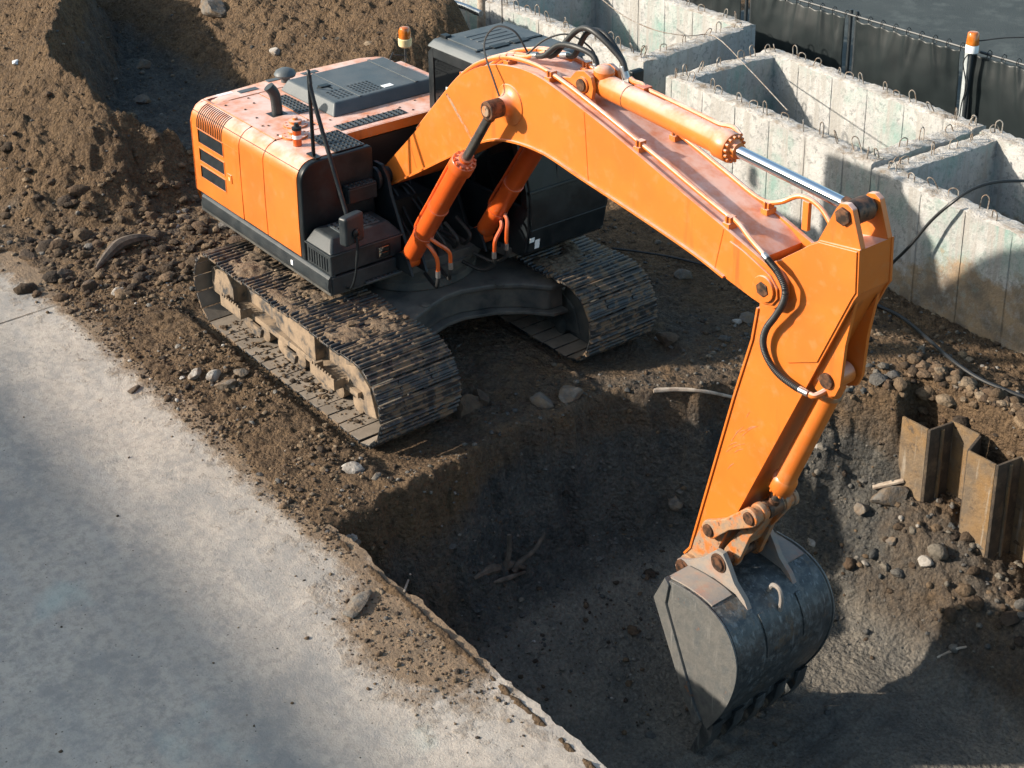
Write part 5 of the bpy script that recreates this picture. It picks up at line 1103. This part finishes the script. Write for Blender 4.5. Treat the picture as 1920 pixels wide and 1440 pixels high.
# mud caked on the tracks
def mud_sheet(t_, yc, th):
    xs_m = np.arange(-1.45, 1.98, .016); ys_m = np.arange(yc - .44, yc + .441, .016); X_, Y_ = np.meshgrid(xs_m, ys_m, indexing='ij')
    def top(x):
        r = TR + .012
        return np.where(x > XB, TZ + np.sqrt(np.maximum(1e-4, r * r - np.minimum(np.abs(x - XB), r * .999) ** 2)), np.where(x < XA, TZ + np.sqrt(np.maximum(1e-4, r * r - np.minimum(np.abs(x - XA), r * .999) ** 2)), TZ + r))
    nz = fbm(X_ * .8, Y_, 2.6, 4, .6) + .25 * ridg(X_, Y_, 9, 3) - .1 - th - .55 * S((X_ - 1.35) / .4) - .5 * S((np.abs(Y_ - yc) - .34) / .1)
    thick = np.clip(nz, -.2, 1) * .10 + .008 * fbm(X_, Y_, 22, 3) + .006
    Z_ = top(X_) + np.minimum(thick, .062); idx = np.arange(X_.size).reshape(X_.shape)
    Q = np.stack([idx[:-1, :-1], idx[1:, :-1], idx[1:, 1:], idx[:-1, 1:]], -1).reshape(-1, 4); ok_ = (thick > -.003).ravel()[Q].any(1)
    o = np_mesh('mud', np.stack([X_, Y_, Z_], -1).reshape(-1, 3), Q[ok_], M['mud'], t_); o['kind'] = 'stuff'
    bm = bmesh.new(); bm.from_mesh(o.data); bmesh.ops.delete(bm, geom=[v_ for v_ in bm.verts if not v_.link_faces], context='VERTS'); bm.to_mesh(o.data); bm.free()
mud_sheet(TK, -1.25, .08); mud_sheet(TF, 1.25, .2)
xs1_ = np.concatenate([rng.uniform(-1.3, 1.4, 160), rng.uniform(-1.2, 1.4, 260)]); ys1_ = np.concatenate([-1.25 + rng.uniform(-.42, .42, 160), rng.uniform(-1.66, -1.42, 260)])
zt = np.concatenate([np.full(160, TZ + TR + .03), np.full(260, TZ - TR + .012)])
scatter('mud', None, np.stack([xs1_, ys1_], -1), logr(len(xs1_), .012, .5, .006, .04), [('dry', 5), ('soil', 3)], base=(IC2, IF2), flat=.5, sink=.2, parent=TK, zs=zt)
def rock(name, px, r, label, m_='stone', flat=.8, sink=.4, cat='stone', group=None, z=None, cuts=12, stretch=(1.2, .9)):
    p = hit(*px) if z is None else onz(*px, z)
    seed = np.random.default_rng(int(px[0] * 7 + px[1])); V = IC3.copy()
    for k in range(cuts):
        nrm = seed.normal(size=3); nrm /= np.linalg.norm(nrm); dd = seed.uniform(.48, .80); e = V @ nrm - dd; V = V - np.maximum(e, 0)[:, None] * nrm
    V = V * (1 + .22 * noise3(V * 1.0 + seed.uniform(0, 9), 1.7)[:, None] + .13 * noise3(V + 3, 4.5)[:, None]) * r * np.array([stretch[0], stretch[1], flat])
    a = seed.uniform(0, 6.3); V = np.stack([V[:, 0] * math.cos(a) - V[:, 1] * math.sin(a), V[:, 0] * math.sin(a) + V[:, 1] * math.cos(a), V[:, 2]], -1)
    o = np_mesh(name, V, IF3, M[m_]); o.data.set_sharp_from_angle(angle=math.radians(28)); o.location = (p[0], p[1], p[2] + r * flat * (1 - 2 * sink)); return tag(o, label, cat, group)
rock('boulder', (405, 20), .30, 'large grey boulder high on the spoil mound, at the top edge', cat='boulder', flat=.65)
rock('stone', (268, 126), .14, 'grey stone in the dark hollow, below the boulder')
rock('stone', (264, 192), .15, 'flat grey stone low in the dark hollow, left of the counterweight')
rock('stone', (1012, 756), .13, 'pointed tan rock on the pit rim, left of the pair')
rock('stone', (1072, 742), .14, 'rounded tan rock on the pit rim, right of the pair')
rock('soil_clod', (872, 768), .15, 'big brown clod against the front of the near track', 'clod', cat='clod')
rock('soil_clod', (902, 750), .11, 'brown clod right of the biggest clod by the near track', 'clod', cat='clod')
rock('stone', (1668, 935), .19, 'dark boulder at the foot of the first sheet pile')
rock('stone', (1285, 520), .11, 'tan rock between the far track and the concrete box')
rock('stone', (1398, 602), .10, 'grey stone beside the arm, under the boom tip')
rock('stone', (1380, 604), .06, 'small pale stone touching the grey stone by the arm', 'palestone')
rock('stone', (368, 703), .09, 'pale stone at the dirt edge, leftmost of the stone heap', 'palestone')
rock('stone', (402, 708), .085, 'pale stone in the heap beside the near track, second from left', 'palestone')
rock('stone', (425, 728), .11, 'grey angular stone in the middle of the heap by the pavement')
rock('stone', (455, 700), .08, 'grey stone at the right of the heap beside the near track')
rock('soil_clod', (112, 522), .14, 'dark clod lying alone on the pavement edge', 'clod', cat='clod')
rock('soil_clod', (163, 540), .10, 'brown clod right of the lone dark clod on the pavement', 'clod', cat='clod')
rock('soil_clod', (52, 482), .10, 'dark round clod on the pavement at the left picture edge', 'clod', cat='clod')
rock('stone', (663, 880), .11, 'pale cracked stone just ahead of the near track', 'palestone')
rock('stone', (706, 894), .05, 'small bluish stone ahead of the near track')
rock('stone', (655, 1012), .07, 'pale stone at the corner where pavement meets pit', 'palestone')
rock('stone', (668, 1020), .05, 'small stone on the corner of the pavement beside the pit')
rock('stone', (1521, 1018), .05, 'white stone on the pit floor behind the bucket', 'palestone')
rock('stone', (1736, 1056), .07, 'tan stone on the rubble below the sheet piles', 'palestone')
rock('stone', (1672, 1016), .06, 'pale stone below the dark boulder')
rock('stone', (1616, 955), .09, 'grey stone left of the dark boulder in the pit')
rock('stone', (1890, 1000), .09, 'rounded stone at the right edge under the sheet piles')
rock('stone', (1265, 945), .10, 'grey stone in the pit just left of the arm')
rock('stone', (515, 100), .10, 'pale stone on the lit spoil slope behind the hood', 'palestone')
rock('slab_fragment', (672, 1132), .13, 'flat grey slab of broken concrete lying on the pavement', flat=.28, sink=.1, cat='slab', stretch=(1.6, .7))
rock('slab_fragment', (250, 733), .07, 'small dark scrap lying on the sunny pavement', 'clod', flat=.4, cat='scrap', stretch=(1.5, .6))
rock('soil_clod', (1480, 720), .13, 'brown clod in the soil behind the arm', 'clod', cat='clod')
rock('soil_clod', (1250, 640), .12, 'dark clod ahead of the far track', 'clod', cat='clod')
rock('stone', (1795, 722), .08, 'stone beside the ground cable above the sheet piles')
rock('litter', (30, 118), .09, 'crumpled white scrap on the left spoil slope', 'white', flat=.4, cat='litter')
rock('litter', (318, 530), .06, 'crumpled white scrap on the dirt behind the near track', 'white', flat=.4, cat='litter')
# wood, branches, roots
def at(u, v, lift=0): p = hit(u, v); return (p[0], p[1], p[2] + lift)
tag(MB().tube([at(1225, 737, .03), at(1270, 737, .04), at(1320, 742, .05), at(1376, 750, .03)], lambda t: .026 - .010 * t, 8, 5).build('branch', M['palewood']), 'pale bare branch on the soil left of the arm', 'branch')
b = MB(); b.tube([at(180, 508, .02), at(205, 485, .06), at(228, 470, .09), at(262, 458, .08), at(292, 452, .04)], lambda t: .018 + .055 * math.sin(math.pi * min(1, t * 1.05)) ** .8, 8, 6); tag(b.build('driftwood', M['wood']), 'split grey piece of timber half buried in clods', 'timber')
p = hit(940, 1062); px_, py_, pz_ = p
rt = empty('tree_root', (px_, py_, pz_), 'dug-up tree root with two upright prongs on the pit floor', 'root')
e1 = onx(955, 1003, px_ - .02); e2 = onx(1022, 1000, px_ + .02); e0 = onx(950, 1062, px_)
e0 = onx(948, 1066, px_); f0 = onx(972, 1056, px_)
MB().tube([tuple(e0 - np.array([0, 0, .08])), tuple(e0), tuple((e0 + e1) / 2 + np.array([.0, .02, 0])), tuple(e1)], lambda t: .030 - .008 * t, 8, 5).build('prong', M['wood'], rt)
MB().tube([tuple(f0 - np.array([0, .06, .06])), tuple(f0), tuple((f0 + e2) / 2 + np.array([.02, 0, -.02])), tuple(e2)], lambda t: .034 - .020 * t, 8, 5).build('prong', M['wood'], rt)
MB().tube([at(888, 1085, .0), at(915, 1076, .04), at(955, 1068, .05), at(985, 1066, .01)], lambda t: .015 + .035 * math.sin(math.pi * t), 8, 5).build('stump', M['wood'], rt)
MB().tube([at(925, 1092, .0), at(950, 1088, .02), at(985, 1072, .0)], lambda t: .010 + .016 * math.sin(math.pi * t), 7, 5).build('stump', M['wood'], rt)
b = MB(); p0 = Vector(at(1636, 918, .03)); p1 = Vector(at(1694, 908, .05)); d = (p1 - p0); mt = Matrix.Translation(p0) @ d.to_track_quat('X', 'Z').to_matrix().to_4x4(); b.box(0, d.length, -.035, .035, -.01, .015, mt)
tag(b.build('plank', M['palewood'], None, .004), 'short pale plank lying beside the dark boulder in the pit', 'plank')
tag(MB().tube([at(1757, 1236, .02), at(1790, 1222, .025), at(1812, 1216, .02)], .012, 6).build('stick', M['palewood']), 'short stick lying on the pit floor right of the bucket', 'stick')
tag(MB().tube([at(758, 1112, .02), at(766, 1098, .06), at(770, 1092, .09)], .010, 6).build('stake', M['palewood']), 'small pale stake poking out at the pavement edge', 'stake')
tag(MB().tube([at(1228, 638, .03), at(1245, 648, .03), at(1262, 656, .02)], .014, 6).build('metal_rod', M['steel']), 'short grey rod on the soil ahead of the far track', 'rod')
# cables
tag(MB().tube([at(1640, 575, .03), at(1690, 603, .05), at(1735, 640, .05), at(1780, 680, .05), at(1830, 715, .05), at(1880, 738, .05), at(1930, 757, .05)], .020, 8).build('ground_cable', M['cable']), 'black cable lying along the soil shelf in front of the boxes', 'cable')
def pt(P): return tuple(float(t) for t in P)
tag(MB().tube([pt(ony(1640, 525, 4.0)), pt(ony(1668, 498, 4.15)), pt(ony(1705, 462, 4.22)), pt(ony(1745, 415, 4.26)), pt(ony(1785, 380, 4.30)), pt(ony(1825, 354, 4.5)), pt(ony(1870, 341, 4.75)), pt(ony(1930, 339, 5.1))], .017, 8).build('hose', M['cable']), 'black hose arching over the wall of the right-hand concrete box', 'hose')
tag(MB().tube([pt(onz(1120, -8, 1.60)), pt(onz(1170, 30, 1.50)), pt(onz(1230, 57, 1.47)), pt(onz(1290, 67, 1.46)), pt(onz(1340, 68, 1.47)), pt(onz(1400, 125, 1.40)), pt(onz(1470, 200, 1.40)), pt(onz(1478, 208, 1.35))], .008, 6, 4).build('wire', M['rebar']), 'thin wire slung across the rims of the two farther boxes', 'wire')
tag(MB().tube([at(1150, 470, .03), at(1200, 478, .04), at(1260, 488, .04), at(1330, 505, .04), at(1400, 520, .03)], .014, 6).build('ground_cable', M['cable']), 'thin dark cable on the soil behind the far track', 'cable')
